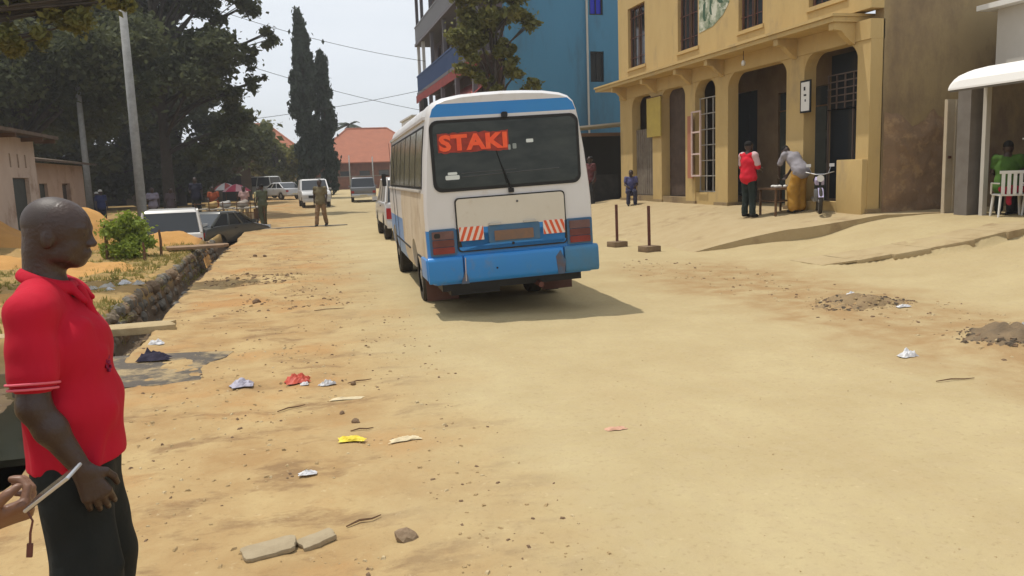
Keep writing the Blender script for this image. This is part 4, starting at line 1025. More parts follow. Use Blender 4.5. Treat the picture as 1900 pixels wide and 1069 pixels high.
def car(loc, rz, kind, col, label, cat, group=None, z=None, name='parked_car', dirty=(.35, .28, .18)):
    """x across, y forward (rear at y=0 side -L/2)."""
    z = hz(*loc) if z is None else z
    T = thing(name, (loc[0], loc[1], z), label, cat, group, rz)
    P = dict(sedan=(4.3, 1.68, 1.42, .95, .30), suv=(4.5, 1.78, 1.78, 1.08, .36), van=(4.6, 1.72, 1.95, 1.1, .32), pickup=(4.9, 1.76, 1.72, 1.02, .36))[kind]
    L, Wd, Ht, belt, wr = P; h = Wd / 2; y0, y1 = -L / 2, L / 2
    M_c = mat('paint_%s' % '_'.join('%d' % (c * 100) for c in col), col, .3, tuple(c * .8 + d * .12 for c, d in zip(col, dirty)), 1.5, .8, spec=.5, coat=.5)
    if kind == 'sedan': low = [(y0, .35), (y0 - .02, .6), (y0 + .05, belt - .06), (y0 + .75, belt), (y1 - 1.25, belt), (y1 - .25, belt - .18), (y1, .62), (y1, .35)]; cab = (y0 + .45, y0 + 1.15, y1 - 2.0, y1 - 1.2)
    elif kind == 'suv': low = [(y0, .42), (y0 - .03, .7), (y0 + .02, belt), (y1 - 1.2, belt), (y1 - .2, belt - .08), (y1, .8), (y1, .42)]; cab = (y0 + .05, y0 + .3, y1 - 1.85, y1 - 1.2)
    elif kind == 'van': low = [(y0, .40), (y0 - .02, .7), (y0 + .02, belt), (y1 - .7, belt), (y1 - .1, belt - .15), (y1, .75), (y1, .40)]; cab = (y0 + .04, y0 + .2, y1 - 1.3, y1 - .6)
    else: low = [(y0, .5), (y0 - .02, .75), (y0, belt), (y1 - 1.25, belt), (y1 - .15, belt - .1), (y1, .8), (y1, .45)]; cab = (y0 + 1.75, y0 + 1.95, y1 - 2.1, y1 - 1.35)
    body = MB().prism(low, 'x', -h, h).build('body', M_c, T, bevel=.07, seg=3)
    cuts = []
    wy = (y0 + .85, y1 - .85)
    for y in wy: cuts.append(([(-h - .2, y, wr), (-h + .3, y, wr)], wr + .07, 20)); cuts.append(([(h - .3, y, wr), (h + .2, y, wr)], wr + .07, 20))
    boolean_cut(body, cuts)
    body.data.polygons.foreach_set('use_smooth', [True] * len(body.data.polygons)); body.data.set_sharp_from_angle(angle=.7)
    t = .13; b0, t0, t1, b1 = cab; zt = Ht - .06
    # glasshouse: dark core, roof shell and pillars
    core = [(-h + .05, b0 + .03, belt - .02), (h - .05, b0 + .03, belt - .02), (h - .05, b1 - .03, belt - .02), (-h + .05, b1 - .03, belt - .02), (-h + t + .03, t0 + .02, zt), (h - t - .03, t0 + .02, zt), (h - t - .03, t1 - .02, zt), (-h + t + .03, t1 - .02, zt)]
    g = MB().hexa(core).build('glasshouse', M_glass, T)
    MB().hexa([(-h + t, t0 - .02, zt - .03), (h - t, t0 - .02, zt - .03), (h - t, t1 + .03, zt - .03), (-h + t, t1 + .03, zt - .03), (-h + t + .06, t0 + .08, Ht), (h - t - .06, t0 + .08, Ht), (h - t - .06, t1 - .1, Ht), (-h + t + .06, t1 - .1, Ht)]).build('roof', M_c, T, bevel=.03)
    for s in (-1, 1):
        for yb, yt in ((b0, t0), (b1, t1), ((b0 * .62 + b1 * .38), (t0 * .62 + t1 * .38)), ((b0 * .3 + b1 * .7), (t0 * .3 + t1 * .7))):
            MB().tube([(s * (h - .045), yb, belt - .01), (s * (h - t), yt, zt)], [.045, .035], 5).build('window_pillar', M_c, T)
    for s in (-1, 1):
        for y in wy: wheel(T, s * (h - .11), y, wr, .2, n=16, side=s)
        MB().box(s * h * .72, y0 - .035, .62, s * h * .96, y0 + .05, .62 + (.30 if kind in ('suv', 'van') else .16)).build('tail_light', mat('car_lamp_red', (.35, .02, .02), .3), T)
        MB().box(s * h * .66, y1 - .05, .62, s * h * .94, y1 + .03, .78).build('headlight', mat('car_lamp_clear', (.6, .6, .6), .15), T)
        MB().obox((s * (h + .08), b1 - .15, belt + .06), (.16, .08, .12)).build('mirror', M_c, T)
        MB().box(s * (h + .004), (b0 + b1) / 2, belt - .14, s * (h + .02), (b0 + b1) / 2 + .16, belt - .11).build('door_handle', M_black, T)
    MB().box(-h + .04, y0 - .08, .36, h - .04, y0 + .06, .56).build('bumper', M_c if kind != 'pickup' else M_chrome, T, bevel=.03)
    MB().box(-h + .04, y1 - .06, .34, h - .04, y1 + .08, .56).build('bumper', M_c if kind != 'pickup' else M_black, T, bevel=.03)
    MB().box(-.5, y1 - .02, .60, .5, y1 + .045, .76).build('grille', M_black, T)
    MB().box(-.26, y0 - .095, .42, .26, y0 - .081, .53).build('number_plate', mat('plate_pale', (.55, .5, .35), .6), T)
    return T
# vehicles down the street
car((1.1, 54.5), math.radians(183), 'suv', (.62, .62, .62), 'white four wheel drive coming up the street, just behind the walking man', 'car', name='white_suv')
car((4.7, 60), math.radians(-4), 'pickup', (.16, .17, .19), 'dark grey pickup with a pale rear bumper, farthest vehicle left of the minibus', 'pickup truck', name='grey_pickup')
car((-1.25, 71), math.radians(32), 'sedan', (.55, .56, .58), 'silver saloon car parked at an angle under the trees', 'car', name='silver_car')
car((-3.5, 76), math.radians(55), 'van', (.50, .52, .50), 'pale van partly hidden behind the silver saloon', 'van', name='pale_van')
car((3.32, 25.0), math.radians(-2), 'suv', (.55, .54, .53), 'white car just ahead of the minibus, only its left edge showing', 'car', name='white_car')
car((-3.95, 28.4), math.radians(6), 'suv', (.70, .69, .66), 'white roofed van sunk behind the dirt heap left of the ditch', 'van', z=-.76, name='white_van')
car((-2.75, 31.0), math.radians(-28), 'sedan', (.045, .05, .048), 'dark green car beside the white roofed van near the ditch', 'car', z=-.62, name='dark_car')
# ---------------------------------------------------------------- people
M_skin = mat('dark_skin', (.055, .030, .021), .42, (.032, .018, .014), 9, .9, .18, 90, spec=.45)
M_skin2 = mat('brown_skin', (.20, .095, .05), .45, (.15, .07, .04), 8, .8, .1, 80, spec=.45)
def Vn(v): v = np.array(v, float); return v / np.linalg.norm(v)
def hand_prims(w, d, palm, thumb, curl=.5, s=1.0, spread=.12, k=.006):
    """w wrist, d direction of the hand, palm = outward palm normal, thumb = side of the thumb"""
    w = np.array(w, float); d = Vn(d); palm = Vn(np.array(palm) - np.dot(palm, d) * d); th = np.cross(palm, d)
    if np.dot(th, thumb) < 0: th = -th
    out = []
    L = [.062, .070, .066, .052]; K = [.092, .094, .090, .083]
    for i in range(4):
        lat = (.030 - .0205 * i) * s; b = w + th * lat * .45 + d * .012 * s; kn = w + d * K[i] * s + th * lat
        out.append(rc(b, kn, .0155 * s, .0125 * s, .016 * s))
        p = kn; a = curl * .55; fd = Vn(d + th * (1.2 - i * .8) * spread)
        for j, f in enumerate((.46, .31, .25)):
            a += curl * (.45 if j else .15); dd = fd * math.cos(a) + palm * math.sin(a)
            q = p + dd * L[i] * 1.25 * f * s
            out.append(rc(p, q, (.0100 - .0009 * j) * s, (.0093 - .0009 * j) * s, k * .6 if j == 0 else .002)); p = q
    b = w + d * .022 * s + th * .022 * s
    t1 = b + (d * .55 + th * .75 + palm * .2) * .036 * s; t2 = t1 + Vn(d * .85 + th * .35 + palm * .35) * .034 * s; t3 = t2 + Vn(d * .95 + palm * .45) * .026 * s
    out += [rc(b, t1, .0165 * s, .0128 * s, .012 * s), rc(t1, t2, .0122 * s, .0108 * s, .003), rc(t2, t3, .0108 * s, .0085 * s, .003)]
    return out
def head_prims(c, R, s=1.0, fine=False):
    """c centre of the skull; R 3x3 with columns forward, left, up"""
    R = np.array(R, float); P = lambda x, y, z: c + R @ (np.array([x, y, z]) * s)
    E_ = lambda x, y, z, a, b, d, k=.02: el(P(x, y, z), (a * s, b * s, d * s), k * s, R)
    o = [E_(-.012, 0, .025, .100, .077, .088, .03), E_(.022, 0, -.008, .074, .066, .092, .04), E_(.040, 0, -.070, .046, .047, .042, .035), E_(.062, 0, -.092, .022, .026, .018, .025),
         E_(-.045, 0, -.03, .055, .058, .05, .04)]
    for sg in (-1, 1):
        o += [E_(-.006, sg * .077, -.020, .019, .009, .031, .006), E_(.050, sg * .040, -.042, .026, .022, .02, .02), E_(.072, sg * .030, .020, .020, .024, .009, .014), E_(.078, sg * .0315, .000, .014, .014, .012, .006),
              E_(.030, sg * .055, -.072, .03, .012, .022, .02)]
    o += [rc(P(.088, 0, .008), P(.108, 0, -.030), .0085 * s, .0125 * s, .012 * s), E_(.100, .013, -.034, .012, .009, .009, .006), E_(.100, -.013, -.034, .012, .009, .009, .006),
          E_(.090, 0, -.060, .012, .024, .0075, .006), E_(.088, 0, -.073, .012, .022, .0085, .006), E_(.084, 0, -.066, .014, .026, .018, .012)]
    return o
def rotm(yaw=0, pitch=0):
    M = Matrix.Rotation(yaw, 3, 'Z') @ Matrix.Rotation(pitch, 3, 'Y'); return np.array([[M[i][j] for j in range(3)] for i in range(3)])
STAND = dict(pel=(0, 0, .93), chest=(0, 0, 1.26), neck=(0, 0, 1.46), head=(.015, 0, 1.615), shR=(0, -.185, 1.41), elR=(-.02, -.235, 1.14), wrR=(.06, -.24, .90), shL=(0, .185, 1.41), elL=(-.02, .235, 1.14), wrL=(.06, .24, .90),
             hipR=(0, -.09, .90), knR=(.03, -.10, .49), anR=(0, -.11, .085), hipL=(0, .09, .90), knL=(.03, .10, .49), anL=(0, .11, .085))
def person(loc, rz, label, shirt, legs, shoes, pose=None, s=1.0, res=.013, sleeve=.55, skin=None, hair=True, group=None, z=None, skirt=False, head_pitch=0, head_yaw=0, cap=None, belly=0, shirt_hem=None, kneelen=None, back=None, cat='person'):
    skin = skin or M_skin
    J = dict(STAND); J.update(pose or {}); J = {k: np.array(v, float) for k, v in J.items()}
    T = thing('person', (loc[0], loc[1], hz(*loc) if z is None else z), label, cat, group, rz); T.scale = (s, s, s)
    pel, ch, nk, hd = J['pel'], J['chest'], J['neck'], J['head']
    lean = math.atan2(nk[0] - pel[0], nk[2] - pel[2])
    HR = rotm(head_yaw, head_pitch + lean * .6)
    body = head_prims(hd, HR) + [rc(nk - [.01, 0, .03], hd + HR @ np.array([-.02, 0, -.06]), .056, .050, .03)]
    body += [rc(pel, ch, .115, .12, .05, (1, 1.25, 1)), rc(ch, nk - (nk - ch) * .25, .11, .08, .05, (1, 1.4, 1))]
    sh = [rc(pel - (ch - pel) * .06, pel + (ch - pel) * .2, .172, .15, .03, (1, 1.25, 1)), rc(pel, ch, .148 + belly * .5, .135 + belly, .05, (1, 1.22, 1)), rc(ch, nk - (nk - ch) * .38, .125, .085, .06, (1, 1.45, 1))]
    for a in 'RL':
        s0, e0, w0 = J['sh' + a], J['el' + a], J['wr' + a]
        body += [rc(s0, e0, .048, .038, .03), rc(e0, w0, .038, .025, .01)]
        d = Vn(w0 - e0 * .6 - s0 * .4) if np.linalg.norm(w0 - e0) > 0 else (0, 0, -1)
        side = -1 if a == 'R' else 1
        body += hand_prims(w0, Vn(w0 - e0), (0, -side, 0) if abs(Vn(w0 - e0)[1]) < .8 else (0, 0, -1), (1, 0, .2), .45)
        sh.append(rc(nk - (nk - ch) * .32, s0, .075, .066, .04))
        q = e0 * sleeve + s0 * (1 - sleeve) if sleeve <= 1 else e0
        sh.append(rc(s0, q, .068, .064, .03))
        if sleeve > 1: sh.append(rc(e0, e0 + (w0 - e0) * (sleeve - 1), .058, .045, .02))
    lg = [rc(pel - [0, .05, .02], pel + [0, .05, -.02], .118, .118, .04)]
    for a in 'RL':
        h0, k0, a0 = J['hip' + a], J['kn' + a], J['an' + a]
        body += [rc(h0, k0, .085, .055, .03), rc(k0, a0, .052, .036, .02)]
        if not skirt:
            lg.append(rc(h0, k0, .102, .082, .04))
            if kneelen is None: lg.append(rc(k0, a0 + (k0 - a0) * .06, .080, .074, .03))
            else: lg.append(rc(k0, k0 + (a0 - k0) * kneelen, .080, .078, .03))
        else:
            lg.append(rc(h0, k0, .12, .115, .08)); lg.append(rc(k0, a0 + (k0 - a0) * .15, .115, .125, .1))
    sdf_obj('body', body, res, skin, T)
    sdf_obj('shirt', sh, res, shirt, T, wob=.004, wf=26)
    sdf_obj('skirt' if skirt else 'trousers', lg, res, legs, T, wob=.005, wf=22)
    for a in 'RL':
        a0 = J['an' + a]; f = Vn((J.get('toe' + a, a0 + [.15, 0, -.05]) - a0) * [1, 1, 0])
        sdf_obj('shoe', [rc(a0 + [0, 0, -.035] - f * .03, a0 + f * .15 + [0, 0, -.055], .046, .034, .02), rc(a0 + [0, 0, .0], a0 - [0, 0, .02], .046, .046, .02)], res * .8, shoes, T, cuts=[(0, 0, -1, .0 - (a0[2] - .085))])
    if hair:
        hp = [el(hd + HR @ np.array([-.018, 0, .034]), (.101, .082, .088), .01, HR)]
        sdf_obj('hair', hp, res * .8, mat('black_hair', (.012, .011, .010), .95), T, cuts=[tuple(HR @ np.array([.82, 0, -.57])) + (float(np.dot(HR @ np.array([.82, 0, -.57]), hd)) + .035,)])
    if cap is not None:
        sdf_obj('hat', [el(hd + HR @ np.array([-.008, 0, .045]), (.113, .095, .085), .01, HR)], res, cap, T, cuts=[(0, 0, -1, -(hd[2] + .015))])
    return T

def red_man():
    """the man in the foreground: faces right, arm hanging forward along his thigh"""
    T = thing('person', (-.79, 2.925, hz(-.765, 2.925)), 'man with shaved head, red polo shirt and dark trousers standing in the left foreground', 'person', None, math.radians(0))
    hd = np.array([.034, 0, 1.600]); HR = rotm(math.radians(-6), math.radians(7))
    body = head_prims(hd, HR, .975) + [rc((-.025, 0, 1.38), (-.02, 0, 1.53), .066, .060, .03), rc((0, 0, .92), (0, 0, 1.2), .12, .12, .05, (1, 1.25, 1)), rc((0, 0, 1.2), (-.01, 0, 1.34), .115, .09, .05, (1, 1.4, 1))]
    shR, elR, wrR = np.array([-.02, -.19, 1.365]), np.array([-.025, -.245, 1.085]), np.array([.085, -.235, .87])
    shL, elL, wrL = np.array([-.01, .195, 1.36]), np.array([.0, .25, 1.08]), np.array([.03, .22, .86])
    for a, e, w in ((shR, elR, wrR), (shL, elL, wrL)):
        body += [rc(a, e, .056, .046, .03), rc(e, e + (w - e) * .35, .046, .047, .02), rc(e + (w - e) * .35, w, .045, .029, .02)]
    body += hand_prims(wrR, (.36, .05, -.93), (-.35, .9, -.1), (.8, .35, .3), .75, 1.08, .04)
    body += hand_prims(wrL, (.15, .0, -1), (-.5, -.9, 0), (.8, -.3, .2), .6, 1.05, .04)
    body += [rc((0, -.08, .88), (.02, -.11, .48), .075, .06, .03), rc((.02, -.11, .48), (0, -.12, .08), .055, .04, .02), rc((0, .08, .88), (.02, .11, .48), .075, .06, .03), rc((.02, .11, .48), (0, .12, .08), .055, .04, .02)]
    sdf_obj('body', body, .0048, M_skin, T)
    M_polo = mat('red_polo', (.50, .006, .026), .85, (.36, .004, .018), 4, .8, .55, 11, spec=.25, stretch=(1, 1, .45))
    tor_ = [rc((.012, 0, .80), (.022, 0, 1.03), .155, .138, .05, (1, 1.16, 1)), rc((.022, 0, 1.03), (.006, 0, 1.24), .136, .127, .06, (1, 1.26, 1)), rc((.012, 0, 1.24), (-.015, 0, 1.325), .13, .095, .06, (1, 1.45, 1))]
    for a, e in ((shR, elR), (shL, elL)):
        sg = -1 if a[1] < 0 else 1
        tor_ += [rc((-.03, sg * .035, 1.425), a + [0, 0, .0], .050, .058, .05), rc((-.02, sg * .07, 1.385), a + [0, 0, .005], .060, .062, .045), rc(a, a + (e - a) * .40, .066, .069, .02), rc(a + (e - a) * .40, a + (e - a) * .66, .069, .073, .015)]
    # folds pulled from the armpit and over the belly
    for (p, q_, r) in (((.10, -.10, 1.30), (.02, -.17, 1.18), .016), ((.13, -.06, 1.20), (.05, -.165, 1.02), .014), ((-.07, -.13, 1.22), (.0, -.17, 1.0), .014), ((.14, -.08, 1.02), (.10, -.15, .86), .014), ((.02, -.17, 1.05), (.03, -.175, .84), .015), ((-.08, -.12, 1.02), (-.06, -.14, .84), .014)):
        tor_.append(rc(p, q_, r * 1.15, r * .7, .035))
    Pn = elR - shR; Pn = Pn / np.linalg.norm(Pn); Pl = elL - shL; Pl = Pl / np.linalg.norm(Pl)
    so = sdf_obj('polo_shirt', tor_, .0055, M_polo, T, cuts=[(0.05, 0, -1, -.838)], wob=.003, wf=24)
    # two thin woven stripes round the sleeve hem
    for a, e, n_ in ((shR, elR, Pn), (shL, elL, Pl)):
        L = float(np.linalg.norm(e - a))
        for c in (.66 * L + .026, .66 * L + .042): sdf_obj('cuff_stripe', [tor(a + n_ * c, .0715 - .4 * max(0, c - .66 * L - .030), .0042, n_, .001)], .0028, mat('cuff_stripe_pink', (.66, .12, .16), .8), T)
    # collar (folded band) and placket
    col = [tor((-.012, 0, 1.452), .072, .013, (.38, 0, 1), .01), tor((-.014, 0, 1.436), .083, .012, (.38, 0, 1), .02),
           rc((.055, -.035, 1.425), (.100, -.048, 1.375), .015, .010, .012), rc((.055, .035, 1.425), (.100, .048, 1.375), .015, .010, .012)]
    sdf_obj('collar', col, .004, M_polo, T)
    sdf_obj('placket', [rc((.080, .0, 1.41), (.138, .0, 1.24), .014, .012, .008, (1, 1.4, 1))], .004, M_polo, T)
    # dark embroidered emblem on the chest
    em = MB()
    for k in range(9):
        a = k * .7; em.obox((.150 + .001 * math.cos(a), -.052 + .020 * math.cos(a) * (.4 + .6 * (k % 3) / 2), 1.165 + .026 * math.sin(a)), (.004, .012, .012), (0, 0, -.45 + .2 * k))
    em.build('chest_emblem', mat('emblem_thread', (.20, .01, .05), .8), T)['kind'] = 'stuff'
    # trousers
    tr = [rc((.01, -.03, .84), (.01, .03, .84), .122, .122, .03, (1, 1.1, 1))]
    for sg in (-1, 1):
        tr += [rc((.015, sg * .075, .80), (.035, sg * .115, .46), .110, .104, .05), rc((.035, sg * .115, .46), (.0, sg * .13, .10), .104, .098, .03)]
    for (p, q_, r) in (((.10, -.10, .72), (.14, -.13, .50), .012), ((-.03, -.15, .72), (-.02, -.20, .40), .013), ((.06, -.17, .70), (.08, -.21, .42), .012)): tr.append(rc(p, q_, r, r, .03))
    sdf_obj('trousers', tr, .008, mat('dark_trousers', (.016, .018, .017), .85, (.009, .011, .010), 5, .7, .6, 9, spec=.25), T, cuts=[(0, 0, -1, -.05)], wob=.004, wf=18)
    for sg in (-1, 1):
        sdf_obj('shoe', [rc((-.04, sg * .13, .05), (.14, sg * .15, .035), .045, .038, .02), rc((.0, sg * .13, .09), (.0, sg * .13, .06), .045, .05, .02)], .008, M_black, T, cuts=[(0, 0, -1, 0)])
    for sg in (-1, 1):
        c = hd + HR @ (np.array([.079, sg * .0315, .000]) * .975)
        e = MB(); n = 10
        vs = []; fs = []
        for i in range(6):
            for j in range(n):
                p = PI * i / 5; t = 2 * PI * j / n; vs.append((c[0] + .0125 * math.sin(p) * math.cos(t), c[1] + .0125 * math.sin(p) * math.sin(t), c[2] + .0125 * math.cos(p)))
        for i in range(5):
            for j in range(n): fs.append((i * n + j, i * n + (j + 1) % n, (i + 1) * n + (j + 1) % n, (i + 1) * n + j))
        e.add(vs, fs); eo = e.build('eye', mat('eye_white', (.45, .40, .36), .3), T, smooth=True)
        MB().tube([c + HR @ np.array([.0105, 0, 0]), c + HR @ np.array([.0135, 0, 0])], .0058, 10).build('iris', M_black, eo)
    # very short hair cap
    sdf_obj('hair', [el(hd + HR @ np.array([-.015, 0, .026]), (.0985, .0755, .0865), .01, HR)], .004, mat('shaved_hair', (.044, .028, .022), .5, (.036, .023, .018), 60, .8, .15, 300, spec=.5), T,
            cuts=[tuple(HR @ np.array([.78, 0, -.62])) + (float(np.dot(HR @ np.array([.78, 0, -.62]), hd)) + .030,)])
red_man()

def phone_person():
    # stands just outside the frame on the left, holding a phone into view
    D = np.array([.252, .968, 0]); Rr = np.array([.968, -.252, 0])            # camera forward / right on the ground
    base = D * 1.62 + Rr * -1.70
    rz = math.radians(-14.6)
    # wrist target: camera-right -1.02, depth 1.60, height 1.10
    w = (D * 1.60 + Rr * -1.125); w = np.array([w[0], w[1], 1.05]) - np.array([base[0], base[1], 0])
    Rz_ = np.array([[math.cos(-rz), -math.sin(-rz), 0], [math.sin(-rz), math.cos(-rz), 0], [0, 0, 1]]); wl = Rz_ @ w
    pose = dict(wrL=tuple(wl), elL=(wl[0] - .26, .17, 1.06), shL=(0, .185, 1.41))
    pose = dict(STAND, **{'wrR': tuple(wl), 'elR': (wl[0] - .27, -.10, 1.03)})
    return base, rz, wl, pose
def phone_holder():
    base, rz, wl, pose = phone_person()
    T = thing('person', (base[0], base[1], hz(base[0], base[1])), 'person at the left edge of the picture, only a hand holding a phone in view', 'person', None, rz)
    hd = np.array([.015, 0, 1.61]); HR = rotm(0, .35)
    shR, shL = np.array([0, -.19, 1.40]), np.array([0, .19, 1.40]); elR = np.array([wl[0] - .25, -.14, 1.03]); elL = np.array([0, .25, 1.12])
    body = head_prims(hd, HR) + [rc((-.02, 0, 1.42), (-.01, 0, 1.54), .06, .055, .03), rc((0, 0, .92), (0, 0, 1.25), .12, .12, .05, (1, 1.25, 1)), rc((0, 0, 1.25), (0, 0, 1.36), .115, .09, .05, (1, 1.4, 1))]
    body += [rc(shR, elR, .05, .042, .03), rc(elR, elR + (wl - elR) * .4, .042, .041, .02), rc(elR + (wl - elR) * .4, wl, .040, .029, .02), rc(shL, elL, .05, .04, .03), rc(elL, (.05, .25, .9), .04, .027, .02)]
    body += hand_prims(wl, wl - elR + [0, 0, .03], (-.1, .6, .8), (.2, .3, 1), 1.7, 1.0, .05)
    body += hand_prims((.05, .25, .9), (.2, 0, -1), (0, -1, 0), (1, 0, 0), .4)
    for sg in (-1, 1): body += [rc((0, sg * .09, .9), (.02, sg * .1, .49), .085, .055, .03), rc((.02, sg * .1, .49), (0, sg * .11, .08), .05, .036, .02)]
    sdf_obj('body', body, .0055, M_skin2, T)
    m = mat('grey_shirt', (.25, .25, .27), .85); res = .012
    sdf_obj('shirt', [rc((0, 0, .92), (0, 0, 1.28), .14, .14, .05, (1, 1.2, 1)), rc((0, 0, 1.28), (0, 0, 1.38), .12, .08, .06, (1, 1.4, 1)), rc(shR, shR * .5 + elR * .5, .07, .07, .03), rc(shL, shL * .5 + elL * .5, .07, .07, .03)], res, m, T, wob=.003)
    sdf_obj('trousers', [rc((0, -.04, .88), (0, .04, .88), .13, .13, .03)] + [rc((0, sg * .09, .86), (.02, sg * .1, .48), .105, .09, .04) for sg in (-1, 1)] + [rc((.02, sg * .1, .48), (0, sg * .11, .1), .09, .08, .03) for sg in (-1, 1)], res, mat('jeans', (.03, .04, .07), .85), T)
    for sg in (-1, 1): sdf_obj('shoe', [rc((-.04, sg * .11, .05), (.14, sg * .12, .035), .045, .038, .02)], .01, M_black, T, cuts=[(0, 0, -1, 0)])
    # the phone, seen edge-on, and its wrist strap
    D = np.array([.252, .968, 0]); Rr = np.array([.968, -.252, 0])
    c0 = D * 1.60 + Rr * -1.01; c1 = D * 1.60 + Rr * -.912
    a = Vector((c0[0], c0[1], 1.098)); b = Vector((c1[0], c1[1], 1.168))
    ph = thing('mobile_phone', ((a + b) / 2), 'slim silver edged phone held out at the left edge', 'phone')
    u = (b - a).normalized(); n = u.cross(((a + b) / 2 - Vector((0, 0, 1.74))).normalized()).normalized(); v = n.cross(u).normalized(); n = u.cross(v)
    # the screen faces up and away, the long edge is towards the camera
    M = Matrix((u, v, n)).transposed().to_4x4(); L = (b - a).length
    ph.matrix_world = Matrix.Translation((a + b) / 2) @ M @ Matrix.Rotation(math.radians(6), 4, 'X')
    MB().box(-L / 2, -.034, -.0038, L / 2, .034, .0038).build('case', mat('phone_silver', (.55, .56, .58), .3, metal=.7), ph, bevel=.003)
    MB().box(-L / 2 + .004, -.031, .0039, L / 2 - .004, .031, .0046).build('screen', M_glass, ph)
    MB().box(-L / 2 + .004, -.031, -.0048, L / 2 - .03, .031, -.0039).build('back_cover', M_black, ph)
    st = thing('wrist_strap', a, 'dark brown strap dangling below the phone', 'strap')
    mb = MB().tube([(-.004, -.012, -.012), (.004, -.016, -.03), (-.003, -.016, -.055), (-.006, -.016, -.08)], [.0022, .0022, .0025, .0025], 6); mb.build('cord', M_rust, st)
    MB().obox((-.008, -.016, -.092), (.012, .006, .030), (0, .15, 0)).build('tag', M_rust, st, bevel=.002)
phone_holder()

def F(*c): return mat('cloth_' + '_'.join('%d' % (q * 1000) for q in c), c, .88, tuple(q * .75 for q in c), 9, .8)
walk = dict(knR=(.10, -.12, .50), anR=(.16, -.15, .09), knL=(.0, .11, .49), anL=(-.16, .13, .11), wrR=(-.02, -.25, .90), wrL=(.1, .25, .92))
R = math.radians
person((.88, 32.2), R(250), 'man in khaki shirt and tan trousers walking in the middle of the road', F(.16, .13, .07), F(.24, .15, .08), M_black, walk, 1.04, .016, sleeve=.6)
person((-1.35, 34.3), R(120), 'person in dark green trousers and dark top beside the end of the ditch', F(.09, .10, .06), F(.07, .075, .04), M_black, dict(walk, elR=(.12, -.24, 1.18), wrR=(.3, -.18, 1.2)), .98, .016)
# the pair in front of the yellow building
T = person((9.95, 16.55), R(15), 'man in a red shirt with pale sleeves and dark trousers beside the small table', F(.62, .012, .03), F(.022, .032, .028), M_black,
       dict(STAND, wrR=(.26, -.16, 1.08), elR=(.05, -.25, 1.13), wrL=(.26, .16, 1.08), elL=(.05, .25, 1.13), anR=(.0, -.13, .085), anL=(.02, .13, .085)), .99, .0095, sleeve=.95, z=PZ(9.95, 16.55) + .01)
wv = F(.60, .42, .42)
for sg in (-1, 1): sdf_obj('sleeve', [rc((0, sg * .17, 1.42), (.0, sg * .20, 1.40), .070, .074, .02), rc((.0, sg * .20, 1.40), (.035, sg * .245, 1.20), .074, .069, .02)], .0095, wv, T)
person((10.75, 15.85), R(100), 'bending person in a grey white shirt with an orange cloth wrapped around the legs', F(.30, .28, .30), F(.42, .22, .035), M_black,
       dict(pel=(-.10, 0, .92), chest=(.12, 0, 1.18), neck=(.26, 0, 1.30), head=(.38, 0, 1.36), shR=(.22, -.18, 1.27), elR=(.34, -.22, 1.04), wrR=(.44, -.14, .84), shL=(.22, .18, 1.27), elL=(.34, .22, 1.04), wrL=(.44, .12, .84), hipR=(-.08, -.08, .88), hipL=(-.08, .08, .88)), 1.0, .0095, z=PZ(10.75, 15.85), skirt=True, sleeve=.8, head_pitch=.5)
SIT = dict(pel=(0, 0, .54), chest=(.04, 0, .86), neck=(.05, 0, 1.06), head=(.08, 0, 1.21), shR=(.05, -.18, 1.02), elR=(.10, -.23, .78), wrR=(.32, -.14, .70), shL=(.05, .18, 1.02), elL=(.10, .23, .78), wrL=(.32, .14, .70),
           hipR=(0, -.09, .52), knR=(.42, -.12, .52), anR=(.42, -.13, .085), hipL=(0, .09, .52), knL=(.42, .12, .52), anL=(.42, .13, .085))
person((12.2, 11.75), R(40), 'person in a bright green top sitting under the white awning, back to the street', F(.06, .13, .02), F(.03, .04, .03), M_black, SIT, 1.0, .0095, z=.70)
person((12.9, 11.9), R(200), 'shadowy person in dark clothes sitting deeper under the awning', F(.04, .05, .045), F(.03, .03, .03), M_black, SIT, 1.0, .013, z=.70)
person((10.35, 24.2), R(250), 'person in a blue violet top crouching near the far end of the arcade', F(.09, .09, .20), F(.04, .04, .07), M_black, SIT, .85, .014, z=.62)
person((10.1, 27.2), R(200), 'person in a dark red top behind the counter of the dark shed', F(.10, .03, .03), F(.03, .03, .03), M_black, dict(STAND, wrR=(.32, -.2, 1.05), elR=(.08, -.26, 1.1)), 1.0, .014, z=.55)
# people in the shade on the left
gp_ = 'people in the shade of the left trees'
person((-8.75, 41.2), R(-60), 'person in a dark blue top and white helmet beside the thinner pole', F(.03, .04, .12), F(.02, .02, .03), M_black, None, .98, .018, group=gp_, cap=M_white, hair=False)
person((-9.3, 43.0), R(-60), 'second white helmeted person just behind the one in dark blue', F(.05, .05, .07), F(.02, .02, .03), M_black, None, .92, .018, group=gp_, cap=M_white, hair=False)
person((-6.1, 38.5), R(-80), 'person in a dull lilac shirt standing right of the thick pole', F(.22, .20, .25), F(.04, .04, .05), M_black, dict(STAND, wrR=(.20, .02, 1.18), elR=(.02, -.26, 1.12)), 1.0, .018, group=gp_)
person((-5.45, 38.9), R(-40), 'person in dark clothes standing at the thick pole, right of the lilac shirt', F(.09, .07, .08), F(.05, .04, .05), M_black, dict(STAND, head=(.06, .02, 1.60), wrL=(.22, .1, 1.05), elL=(.0, .28, 1.13)), .97, .018, group=gp_)
person((-4.05, 36.2), R(-90), 'tall person in black standing on the wooden platform behind the white van', F(.02, .02, .035), F(.015, .02, .015), M_black, dict(STAND, wrR=(.25, -.2, 1.1)), 1.0, .018, z=.35, group=gp_)
person((-3.55, 38.3), R(-100), 'person in an orange red top behind the market table', F(.36, .08, .03), F(.08, .03, .03), M_black, SIT, 1.0, .018, z=.35, group=gp_)
